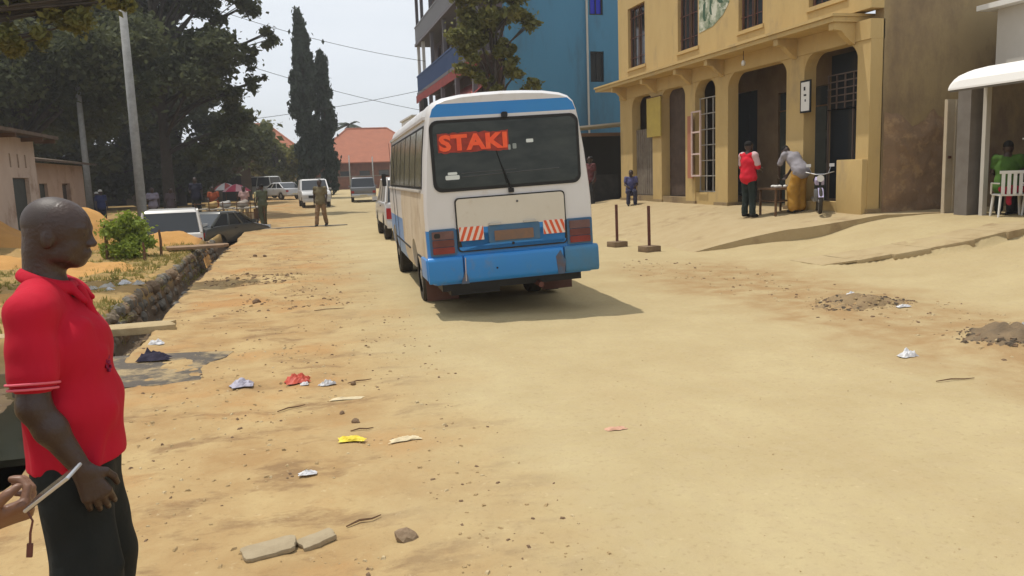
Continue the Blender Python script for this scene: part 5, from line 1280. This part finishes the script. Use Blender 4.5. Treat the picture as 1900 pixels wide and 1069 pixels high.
person((-2.25, 38.0), R(-120), 'person in a pale pink shirt beside the market umbrella', F(.45, .28, .25), F(.25, .20, .12), M_black, dict(walk, wrR=(.3, -.2, 1.3), elR=(.1, -.24, 1.15)), .95, .018, z=.0, group=gp_)
person((-1.75, 40.5), R(-120), 'person in a pale yellow top behind the end of the market table', F(.45, .42, .22), F(.10, .08, .07), M_black, None, .9, .018, z=.0, group=gp_)

# ---------------------------------------------------------------- market things on the left
T = thing('wooden_platform', (-3.1, 35.8, -.1), 'low wooden market table with pale boards behind the white van', 'table'); O = T.location
for i in range(9): MB().box(-4.6 + i * .34, 34.9, .70 + .012 * (i % 3), -4.6 + i * .34 + .31, 36.9, .74 + .012 * (i % 3)).build('plank', mat('grey_planks', (.30, .27, .22), .85, (.20, .17, .13), 6), T, O)
for x in (-4.5, -3.1, -1.75):
    for y in (35.0, 36.8): MB().box(x, y, -.6, x + .08, y + .08, .70).build('leg', M_wood, T, O)
MB().box(-4.55, 35.1, .15, -1.6, 36.7, .18).build('lower_shelf', M_dark, T, O)
T = thing('rail_fence', (-2.6, 34.2, 0), 'thin dark rail fence in front of the market table', 'fence'); O = T.location
for i, x in enumerate(np.arange(-3.9, -1.2, .52)): MB().tube([(x, 34.2, -.6), (x, 34.2, 1.05)], .022, 6).build('post', M_wood, T, O)
for z in (.62, 1.0): MB().tube([(-4.0, 34.2, z), (-1.2, 34.2, z - .04)], .018, 6).build('rail', M_wood, T, O)
def umbrella(x, y, z, c1, c2, label, r=1.05, h=2.0):
    T = thing('market_umbrella', (x, y, z), label, 'umbrella')
    MB().tube([(0, 0, 0), (0, 0, h)], .02, 6).build('pole', M_wood, T)
    for i in range(8):
        a0, a1 = i * PI / 4, (i + 1) * PI / 4; mb = MB(); am = (a0 + a1) / 2
        rows = []
        for t in (0, .35, .7, 1): zz = h + .02 - .38 * t ** 1.6; rows.append([(math.cos(a) * r * t * q, math.sin(a) * r * t * q, zz) for a, q in ((a0, 1), (am, .96), (a1, 1))])
        for p, q in zip(rows[:-1], rows[1:]): mb.add(p + q, [(0, 1, 4, 3), (1, 2, 5, 4)])
        mb.build('canopy_panel', c1 if i % 2 else c2, T, fix=False)
umbrella(-2.95, 44.0, .0, F(.45, .06, .10), F(.60, .35, .36), 'round red and pink market umbrella on the left side of the street', .72, 1.72)
umbrella(-3.6, 45.5, .0, F(.62, .60, .58), F(.42, .10, .09), 'white and red market umbrella left of the pink one', .7, 1.8)
for i, (x, y, z, c, l) in enumerate(((-3.4, 35.6, .78, (.45, .30, .12), 'tan cloth sack on the market table'), (-2.9, 35.8, .78, (.40, .38, .35), 'white bundle on the market table'), (-2.2, 35.5, .78, (.35, .30, .25), 'pale grey bundle at the right end of the market table'))):
    o = sdf_obj('sack', [el((x, y, z + .12), (.24, .2, .14), .02), el((x + .12, y, z + .2), (.12, .12, .1), .06)], .02, F(*c), None, wob=.012, wf=16); tag(o, l, 'sack')

# motorcycles under the arcade
def motorbike(loc, rz, label, fair, z):
    T = thing('motorcycle', (loc[0], loc[1], z), label, 'motorcycle', 'motorcycles parked under the arcade', rz); T.scale = (.82,) * 3
    for y in (-.62, .62):
        mb = MB(); n = 24; r = .29; k = len(mb.v); m = 8
        vs = []; fs = []
        for i in range(n):
            for j in range(m):
                a, b = 2 * PI * i / n, 2 * PI * j / m; q = r - .0 + .045 * math.cos(b); vs.append((.045 * math.sin(b), y + q * math.cos(a), .33 + q * math.sin(a)))
                fs.append((i * m + j, i * m + (j + 1) % m, ((i + 1) % n) * m + (j + 1) % m, ((i + 1) % n) * m + j))
        w = MB().add(vs, fs).build('wheel', M_tyre, T, smooth=True)
        s = MB()
        for i in range(8): a = i * PI / 4; s.tube([(0, y, .33), (0, y + .26 * math.cos(a), .33 + .26 * math.sin(a))], .006, 4)
        s.tube([(-.05, y, .33), (.05, y, .33)], .04, 8); s.build('spokes', M_chrome, w)
    MB().tube([(0, .62, .33), (0, .42, .80), (0, .36, .98)], [.03, .028, .025], 6).tube([(0, .38, .86), (0, -.1, .45), (0, -.62, .33)], .03, 6).tube([(0, .3, .78), (0, -.55, .74)], .028, 6).build('frame', M_black, T)
    MB().prism([(.30, .72), (.34, .86), (.20, .94), (-.05, .90), (-.10, .76)], 'x', -.11, .11).build('fuel_tank', fair, T, bevel=.03)
    MB().prism([(-.08, .78), (-.05, .86), (-.45, .88), (-.72, .90), (-.70, .80)], 'x', -.11, .11).build('seat', M_black, T, bevel=.03)
    MB().box(-.12, -.14, .30, .12, .2, .62).build('engine', mat('engine_grey', (.2, .2, .2), .5, metal=.6), T, bevel=.03)
    MB().tube([(-.34, .28, 1.06), (-.1, .38, 1.0), (.1, .38, 1.0), (.34, .28, 1.06)], .014, 6).build('handlebar', M_chrome, T)
    MB().tube([(0, .42, .90), (0, .54, .90)], [.07, .09], 12).build('headlamp', M_white, T)
    for sx in (-1, 1): MB().tube([(sx * .2, .34, 1.03), (sx * .26, .33, 1.2)], .006, 4).obox((sx * .28, .33, 1.23), (.12, .02, .08)).build('mirror', M_chrome, T)
    MB().prism([(.55, .66), (.72, .62), (.94, .44), (.90, .42), (.70, .58), (.52, .62)], 'x', -.06, .06).build('mudguard', fair, T)
    MB().tube([(.1, -.1, .3), (.12, -.75, .36)], [.03, .045], 8).build('silencer', M_chrome, T)
    return T
motorbike((10.80, 15.15), R(148), 'white and violet motorcycle nearest the counter pier', mat('lilac_fairing', (.42, .38, .55), .35), PZ(10.85, 15.0))
motorbike((11.7, 15.1), R(120), 'dark motorcycle with pale fairing deeper under the arcade', mat('pale_fairing', (.35, .42, .42), .35), .72)
# small table with goods
T = thing('small_table', (10.35, 16.3, PZ(10.35, 16.3)), 'small rough wooden vendor table between the red shirted man and the bending person', 'table')
MB().box(-.12, -.40, .56, .50, .30, .60).build('table_top', M_wood, T)
for x in (-.08, .44):
    for y in (-.36, .26): MB().box(x - .02, y - .02, -.02, x + .02, y + .02, .559).build('leg', M_wood, T)
MB().box(-.08, -.38, .30, .46, .28, .32).build('shelf', M_wood, T)
for i, (x, y) in enumerate(((.0, -.25), (.10, -.22), (.22, -.27), (.05, -.05))):
    o = sdf_obj('bread_roll', [el((0, 0, 0), (.06, .045, .035), .01)], .008, M_white); o.location = (10.35 + x, 16.3 + y, PZ(10.35, 16.3) + .635); tag(o, 'small white bundle lying on the rough vendor table', 'goods', 'white bundles on the vendor table')
# plastic chairs under the awning
def chair(loc, rz, label, z):
    T = thing('plastic_chair', (loc[0], loc[1], z), label, 'chair', 'white plastic chairs under the awning', rz); T.scale = (1, 1, .9)
    for x in (-.2, .2):
        for y in (-.2, .2): MB().tube([(x * 1.15, y * 1.15, 0), (x, y, .42)], [.018, .024], 6).build('leg', M_white, T)
    MB().box(-.23, -.23, .42, .23, .23, .45).build('seat', M_white, T, bevel=.01)
    for i in range(5): x = -.18 + i * .09; MB().box(x - .025, -.25, .45, x + .025, -.225, .84).build('back_slat', M_white, T)
    MB().box(-.24, -.255, .84, .24, -.22, .90).build('top_rail', M_white, T, bevel=.008)
    for sx in (-1, 1): MB().tube([(sx * .24, -.23, .66), (sx * .26, .12, .66), (sx * .24, .2, .45)], .016, 6).build('arm', M_white, T)
chair((11.98, 11.45), R(-30), 'left white plastic chair draped with red cloth under the awning', .70)
chair((12.15, 11.0), R(-40), 'right white plastic chair under the green clad person', .70)
o = sdf_obj('red_cloth', [rc((11.85, 11.5, 1.18), (12.4, 10.8, 1.20), .06, .06, .05), rc((11.9, 11.4, 1.18), (11.86, 11.35, .95), .06, .04, .05), rc((12.15, 11.05, 1.2), (12.12, 11.0, .92), .09, .05, .06)], .015, F(.38, .02, .04), None, wob=.01, wf=22)
tag(o, 'dark red cloth hanging over the plastic chairs', 'cloth')

# signposts without plates: two rusty posts on concrete feet
for (x, y, l) in ((7.08, 17.4, 'rusty thin barrier post on a concrete block, nearer to the minibus'), (7.18, 15.85, 'rusty thin barrier post on a concrete block, right one of the pair')):
    z = max(hz(x, y), 0); T = thing('barrier_post', (x, y, z), l, 'post', 'rusty posts beside the minibus')
    MB().tube([(0, 0, 0), (-.01, 0, .97)], .035, 8).build('post', M_rust, T); MB().obox((0, 0, .06), (.36, .34, .13), (0, 0, .2)).build('concrete_foot', mat('brown_block_foot', (.24, .17, .10), .95, (.16, .11, .07), 5), T, bevel=.015)
# stakes round the bush
for (x, y, h, l) in ((-4.28, 20.2, .78, 'dark wooden stake on the left of the bush'), (-4.38, 20.6, .75, 'second dark wooden stake just behind the left one'), (-3.12, 20.1, .62, 'crooked wooden stake on the right of the bush'), (-3.4, 19.6, .42, 'short stake in front of the bush')):
    o = MB().tube([(0, 0, -.1), (.02, 0, h * .6), (.0, .01, h)], [.035, .03, .026], 6).build('wooden_stake', M_wood); o.location = (x, y, hz(x, y)); tag(o, l, 'stake')

# ---------------------------------------------------------------- slabs over the ditch, stones, rubbish
def slab(cx, cy, z, sx, sy, t, rz, label, m=None, tilt=(0, 0), seed=0):
    g = random.Random(seed); n = 26; poly = []
    for i in range(n):
        a = 2 * PI * i / n; c, s_ = math.cos(a), math.sin(a); k = 1 / max(abs(c), abs(s_)); k *= 1 - .10 * g.random() - .05 * math.sin(3 * a + seed)
        poly.append((c * k * sx / 2, s_ * k * sy / 2))
    o = MB().prism(poly, 'z', -t, 0).build('concrete_slab', m or M_grey, None, bevel=.012); o.location = (cx, cy, z); o.rotation_euler = (tilt[0], tilt[1], rz)
    return tag(o, label, 'slab')
slab(-2.1, 10.62, .07, 1.1, .42, .09, .05, 'narrow pale concrete slab bridging the ditch behind the red shirted man', M_conc, seed=1)
slab(-1.72, 8.25, .030, 1.75, 1.4, .10, -.12, 'broad dark muddy concrete slab lying over the near end of the ditch', mat('muddy_slab', (.12, .10, .08), .92, (.07, .06, .05), 3, .9, .8, 18, col3=(.32, .24, .13), scale3=2.6, lo3=.47, hi3=.60), (.0, .02), 2)
slab(-3.6, 10.25, .12, 1.5, .3, .09, .02, 'long pale kerb slab at the far side of the dark puddle', M_conc, seed=3)
slab(-2.55, 22.0, .22, 1.5, .7, .07, .06, 'flat plank like slab laid across the ditch beside the bush', mat('board_brown', (.30, .20, .12), .9, (.2, .13, .08), 4), seed=4)
slab(.0, 32.2, .03, 3.6, .35, .12, .09, 'low concrete edge crossing towards the walking man', M_grey, seed=5)
# broken pavement edge in front of the white shop
T = thing('broken_pavement_edge', (9.6, 10.8, .2), 'broken concrete pavement edge running towards the right side of the picture', 'pavement edge'); O = T.location
g = random.Random(9); xs_ = [8.25, 8.7, 9.15, 9.6, 10.1, 10.6, 11.1, 11.7, 12.4, 13.2]
for a, b in zip(xs_[:-1], xs_[1:]):
    ya, yb = np.interp(a, STEP_X, STEP_Y) + g.uniform(-.04, .04), np.interp(b, STEP_X, STEP_Y) + g.uniform(-.04, .04)
    za, zb = hz(a, ya + .35) + .015, hz(b, yb + .35) + .015
    a += .01; th = .02 + .10 * min(1, (a - 8.1) / 1.4); m_ = MB().hexa([(a, ya, za - th), (b, yb, zb - th), (b, yb + .9, zb - th + .03), (a, ya + .9, za - th + .03), (a, ya, za), (b, yb, zb), (b, yb + .9, hz(b, yb + .9) + .004), (a, ya + .9, hz(a, ya + .9) + .004)])
    m_.build('pavement_piece', M_conc, T, O, bevel=.008)
# heaps of orange sand on the bank
def heap(x, y, rx, ry, h, label, name='sand_heap', m=None):
    n = 26; vs = []; fs = []
    for i in range(n):
        for j in range(n):
            u, v = i / (n - 1) * 2 - 1, j / (n - 1) * 2 - 1; px, py = x + u * rx * 1.2, y + v * ry * 1.2; d = math.hypot(u, v) * 1.1
            zz = h * max(0, 1 - d * d) ** 1.1 * (1 + .22 * float(fbm(px * 2.6, py * 2.6, 50))) + .015 * float(fbm(px * 9, py * 9, 51)) - .03; vs.append((px, py, hz(px, py) + zz))
    for i in range(n - 1):
        for j in range(n - 1): fs.append((i * n + j, (i + 1) * n + j, (i + 1) * n + j + 1, i * n + j + 1))
    o = MB().add(vs, fs).build(name, m or M_sandpile, None, smooth=True, fix=False); tag(o, label, name.replace('_', ' '), None, 'stuff')
heap(-5.1, 22.5, 1.0, 1.0, .30, 'tall orange sand heap left of the bush')
heap(-8.0, 23.8, 1.7, 1.2, .25, 'low orange sand heap in front of the pink house')
heap(-3.5, 24.1, 1.1, .7, .16, 'orange dirt heap in front of the white roofed van')
heap(-4.6, 13.6, .9, .8, .10, 'flat sandy patch on the near bank')
heap(-4.3, 17.6, 1.1, 1.3, .14, 'low orange sand patch on the bank in front of the bush')
heap(-6.4, 19.5, 1.2, 1.2, .2, 'orange sand heap left of the bush, nearer the man')
# stone: irregular lumps
def rock(x, y, r, m, label=None, name='stone', flat=.6, seed=0, z=None, cat='stone', group=None):
    g = np.random.default_rng(seed); n = 10; vs = []; fs = []; R_ = 5
    for i in range(R_ + 1):
        for j in range(n):
            p = PI * i / R_; t = 2 * PI * j / n; q = r * (1 + .22 * (g.random() - .5)) if 0 < i < R_ else r; vs.append((q * math.sin(p) * math.cos(t), q * math.sin(p) * math.sin(t) * .8, q * math.cos(p) * flat))
    for i in range(R_):
        for j in range(n): fs.append((i * n + j, (i + 1) * n + j, (i + 1) * n + (j + 1) % n, i * n + (j + 1) % n))
    o = MB().add(vs, fs).build(name, m, None); o.location = (x, y, (hz(x, y) if z is None else z) + r * flat * .35); o.rotation_euler = (g.random() * .5, g.random() * .5, g.random() * 6)
    if label: tag(o, label, cat, group)
    return o
def scatter(name, label, n, region, rmin, rmax, m, seed, keep=None, flat=.5):
    g = np.random.default_rng(seed); mb = MB(); c = 0
    while c < n:
        x = g.uniform(region[0], region[1]); y = region[2] + (region[3] - region[2]) * g.random() ** 1.6
        if keep and not keep(x, y, g): continue
        c += 1; r = rmin + (rmax - rmin) * g.random() ** 3; a = g.random() * 6.28; z = hz(x, y) if not (7.7 < x < 12.5 and y > 15.2) else PZ(x, y) + .01
        ca, sa = math.cos(a), math.sin(a); v = []
        for (u, w, t) in ((-1, -.7, -.3), (1, -.6, -.3), (.8, .7, -.3), (-.9, .6, -.3), (-.5, -.4, .8), (.6, -.3, 1), (.4, .4, .7), (-.4, .3, .9)):
            u *= r * g.uniform(.7, 1.2); w *= r * g.uniform(.6, 1.1); v.append((x + u * ca - w * sa, y + u * sa + w * ca, z + t * r * flat))
        mb.m = int(g.integers(0, len(m))) if isinstance(m, list) else 0; mb.hexa(v)
    o = mb.build(name, m, None, fix=False); return tag(o, label, name.replace('_', ' '), None, 'stuff')
cl = [mat('clod', (.34, .24, .12), .97), mat('clod_pale', (.45, .35, .20), .97), mat('clod_dark', (.17, .11, .065), .97)]
scatter('gravel', 'small clods and stones strewn over the left verge of the road', 3400, (-1.9, 1.3, 2.8, 24), .002, .022, [cl[0], cl[0], cl[1], cl[2]], 1, lambda x, y, g: fbm(x * 1.2, y * 1.2, 60) > -.2 and x < 1.2 + .4 * g.normal())
scatter('road_grit', 'fine grit on the tan road surface', 2200, (.5, 7.5, 2.6, 13), .0015, .008, [cl[0], cl[1], cl[1]], 2, lambda x, y, g: fbm(x * .8, y * .8, 61) > -.1)
scatter('verge_stones', 'stones and clods along the right verge', 900, (4.6, 9.0, 4.5, 14.5), .005, .035, cl, 3, lambda x, y, g: abs(x - (6.6 + .25 * (9 - y) * .3)) < .9 * g.random() ** .5 + .2)
scatter('ditch_rubble', 'rubble and dirt lying in the ditch', 900, (-2.45, -1.85, 7.5, 27), .015, .075, [M_stone, M_grey, cl[0]], 4)
scatter('bank_stones', 'stones and small rubbish on the left bank', 700, (-6.5, -2.45, 9, 24), .008, .045, [M_stone, cl[0], cl[1]], 5)
scatter('clod_cluster', 'dark clods in a heap on the verge left of the minibus', 260, (-1.7, .3, 14.2, 16.0), .015, .06, [cl[0], cl[2]], 6, lambda x, y, g: (x + .8) ** 2 / .8 + (y - 15.1) ** 2 / .8 < 1)
scatter('clod_cluster', 'dark clods scattered in a streak nearer the camera, left of the minibus', 140, (-1.0, .6, 11.4, 13.8), .01, .04, [cl[0], cl[2]], 7)
char = mat('charred_rubbish', (.055, .045, .035), .95, (.12, .09, .06), 8)
scatter('charred_heap', 'dark burnt rubbish heap at the right edge of the road', 900, (5.8, 7.2, 5.5, 6.6), .004, .04, [char, char, cl[2]], 8, lambda x, y, g: ((x - 6.5) / .62) ** 2 + ((y - 6.05) / .45) ** 2 < g.random() ** .5)
scatter('charred_heap', 'second brown rubbish heap further along the right verge', 900, (5.7, 7.4, 7.7, 9.0), .004, .035, [char, cl[2], cl[0]], 9, lambda x, y, g: ((x - 6.55) / .75) ** 2 + ((y - 8.35) / .45) ** 2 < g.random() ** .5)
heap(6.5, 6.02, .62, .42, .07, 'burnt rubbish mound at the right edge of the road', 'rubbish_mound', mat('ash_earth', (.10, .075, .05), .97, (.24, .165, .09), 7, .9, .6, 60))
heap(6.55, 8.35, .75, .45, .05, 'brown rubbish mound further along the right verge', 'rubbish_mound', mat('brown_ash_earth', (.17, .115, .06), .97, (.30, .21, .11), 7, .9, .6, 60))
# wall of stones along the left side of the ditch
st = [M_stone, mat('stone_brown', (.26, .18, .11), .95, (.16, .11, .07), 6), mat('stone_grey', (.20, .18, .15), .95, (.12, .11, .09), 6)]
T = thing('ditch_wall', (-2.5, 12, 0), 'rough stone lining along the left side of the ditch', 'wall'); g = random.Random(12)
tmpl = []
for i in range(6):
    o = rock(0, 0, .12, st[i % 3], None, 'tmp', .75, 100 + i, z=0); tmpl.append(o.data); bpy.data.objects.remove(o)
y = 10.9; cnt = 0
while y < 26 and cnt < 260:
    for lvl in range(3):
        o = bpy.data.objects.new('stone', tmpl[g.randrange(6)]); COL.objects.link(o); o.parent = T; xc = -2.16 + .07 * float(vnoise(y * .5, 0, 2)) - .06 * float(ss(10, 20, y))
        o.location = (xc - .34 - .02 * lvl + g.uniform(-.03, .03) + 2.5, y - 12 + g.uniform(-.04, .04), -.36 + lvl * .17 + g.uniform(-.02, .02)); o.rotation_euler = (g.random() * 3, g.random() * 3, g.random() * 3); sc = g.uniform(.7, 1.1); o.scale = (sc, sc * 1.15, sc); cnt += 1
    y += .19
# rubbish: crumpled bags, wrappers, flat stones
def crumple(x, y, sx, sy, h, m, name, label, cat, seed=0, rz=0.0, group=None):
    g = np.random.default_rng(seed); n = 12; vs = []; fs = []
    off = g.random() * 50
    for i in range(n):
        for j in range(n):
            u, v = i / (n - 1) * 2 - 1, j / (n - 1) * 2 - 1; k = 1 + .3 * float(vnoise(u * 2 + off, v * 2, 3)); px, py = u * sx / 2 * k, v * sy / 2 * k
            edge = max(0, 1 - max(abs(u), abs(v)) ** 2); vs.append((px, py, h * edge * (.55 + .8 * abs(float(vnoise(u * 3.1 + off, v * 3.1, 5))) + .3 * float(vnoise(u * 7 + off, v * 7, 6))) + .004))
    for i in range(n - 1):
        for j in range(n - 1): fs.append((i * n + j, (i + 1) * n + j, (i + 1) * n + j + 1, i * n + j + 1))
    o = MB().add(vs, fs).build(name, m, None, fix=False); o.location = (x, y, hz(x, y) + .004); o.rotation_euler = (0, 0, rz); tag(o, label, cat, group); return o
redp = mat('red_plastic', (.55, .09, .05), .5, (.38, .06, .04), 20); whp = mat('white_plastic', (.66, .65, .64), .45, (.5, .5, .52), 20); yep = mat('yellow_plastic', (.70, .55, .05), .5)
crumple(-.10, 7.15, .20, .17, .07, redp, 'red_plastic_bag', 'crumpled red plastic bag on the left verge', 'plastic bag', 1)
crumple(-.04, 7.02, .07, .05, .025, whp, 'white_wrapper', 'small white wrapper touching the red bag', 'wrapper', 2)
crumple(.14, 6.95, .14, .06, .04, whp, 'white_wrapper', 'white wrapper just right of the red bag', 'wrapper', 3, .5)
crumple(-.57, 7.15, .18, .16, .05, mat('grey_plastic', (.36, .34, .40), .5), 'grey_plastic_bag', 'crumpled grey plastic bag left of the red one', 'plastic bag', 4)
crumple(.24, 5.28, .17, .09, .022, yep, 'yellow_wrapper', 'bright yellow wrapper on the sand', 'wrapper', 5, -.2)
crumple(.58, 5.2, .20, .07, .02, mat('beige_paper', (.60, .50, .32), .8), 'paper_scrap', 'beige paper scrap right of the yellow wrapper', 'paper', 6, .1)
crumple(.28, 6.45, .24, .05, .015, mat('beige_paper', (1, 1, 1)), 'paper_scrap', 'thin beige paper strip below the white wrapper', 'paper', 7, -.15)
crumple(-.05, 4.75, .10, .05, .02, whp, 'white_wrapper', 'small white scrap in the middle of the left verge', 'wrapper', 8)
crumple(5.25, 6.02, .17, .11, .06, whp, 'white_plastic_cup', 'flattened white plastic container on the right verge', 'container', 9)
crumple(6.75, 8.75, .16, .10, .05, whp, 'white_wrapper', 'white wrapper on top of the brown rubbish heap', 'wrapper', 10)
crumple(6.85, 7.95, .16, .06, .03, whp, 'white_wrapper', 'white scrap below the brown rubbish heap', 'wrapper', 11)
crumple(6.6, 5.68, .18, .08, .05, whp, 'white_wrapper', 'white scrap in front of the burnt heap at the right edge', 'wrapper', 12)
crumple(6.9, 6.35, .16, .08, .06, whp, 'white_wrapper', 'white scrap behind the burnt heap at the right edge', 'wrapper', 13)
crumple(2.0, 5.0, .14, .07, .012, mat('pinkish_scrap', (.52, .30, .20), .8), 'paper_scrap', 'faint pink scrap pressed into the road', 'paper', 14)
crumple(.75, 3.08, .12, .07, .03, whp, 'white_wrapper', 'pale scrap at the bottom edge of the road', 'wrapper', 15, .4)
for i, (x, y, r, l) in enumerate(((-3.15, 14.7, .11, 'larger pale rubbish lump on the grassy bank'), (-2.95, 14.95, .08, 'pale rubbish lump at the right of the bank litter'), (-3.35, 14.5, .07, 'small pale scrap at the left of the bank litter'), (-3.05, 14.3, .06, 'white scrap in front of the bank litter'), (-2.7, 14.8, .08, 'white scrap nearest the ditch edge'))):
    crumple(x, y, r * 2.4, r * 1.6, r * .8, whp if i % 2 else mat('dull_rubbish', (.42, .40, .36), .8), 'litter_scrap', l, 'litter', 20 + i)
crumple(-1.5, 8.55, .30, .16, .09, mat('dark_cloth_rag', (.035, .03, .05), .9), 'dark_rag', 'dark rag lying on the grey slab behind the red shirted man', 'rag', 30)
crumple(-1.62, 9.55, .16, .10, .05, whp, 'white_wrapper', 'white scrap between the two slabs over the ditch', 'wrapper', 31)
crumple(-3.05, 8.3, .5, .25, .10, M_stone, 'rubbish_clump', 'grey rubbish clump in the dark puddle left of the man', 'litter', 32)
wat = mat('murky_water', (.02, .022, .016), .12, (.03, .03, .02), 3, spec=.5)
o = MB().box(-5.4, 6.6, -.30, -1.5, 10.2, -.245).build('puddle', wat, None); o['kind'] = 'structure'
# flat stones near the camera
for (x, y, sx, sy, l, sd) in ((-.24, 3.80, .26, .15, 'flat round pale stone near the bottom of the picture', 1), (-.02, 3.83, .18, .11, 'flat cracked stone right of the round one', 2)):
    o = slab(x, y, hz(x, y) + .028, sx, sy, .028, .2 * sd, l, mat('pale_flat_stone', (.38, .31, .20), .95, (.27, .21, .13), 8, .8, .3, 40), (.04, -.05 * sd), 40 + sd); o.name = 'flat_stone'; o['category'] = 'stone'
rock(.40, 3.72, .065, mat('dark_brown_stone', (.20, .13, .08), .9, (.28, .21, .13), 9, .8, .4, 50), 'dark brown stone with a pale top at the bottom of the road', 'stone', .5, 50)
for i, (x, y, r, l) in enumerate(((.30, 5.75, .035, 'small dark stone above the yellow wrapper'), (.36, 6.9, .03, 'small dark clod beside a dry twig'), (.22, 6.05, .025, 'tiny dark stone on the left verge'), (-1.05, 20.0, .06, 'dark clod far along the left verge'), (-.82, 19.9, .05, 'second dark clod beside the far one'), (-.66, 12.1, .08, 'dark pointed stone in the middle of the left verge'))):
    rock(x, y, r, cl[2], l, 'stone', .7, 60 + i)
for i, (x, y, L, rz, l) in enumerate(((.42, 6.95, .22, .3, 'dry twig near the red plastic bag'), (-.15, 6.35, .24, .5, 'dark stick lying on the left verge'), (.33, 5.55, .16, .1, 'short dark twig above the yellow wrapper'), (4.95, 5.15, .34, -.1, 'thin stick lying on the right verge'), (.32, 11.0, .4, .1, 'long thin twig on the road edge'), (.22, 4.0, .2, .4, 'twig near the flat stones'))):
    o = MB().tube([(-L / 2, 0, .006), (-L * .1, .012, .012), (L * .2, -.01, .010), (L / 2, .008, .006)], [.004, .006, .005, .003], 5, caps=True).build('twig', M_wood, None, fix=False); o.location = (x, y, hz(x, y) + .003); o.rotation_euler = (0, 0, rz); tag(o, l, 'twig')

build_haze()
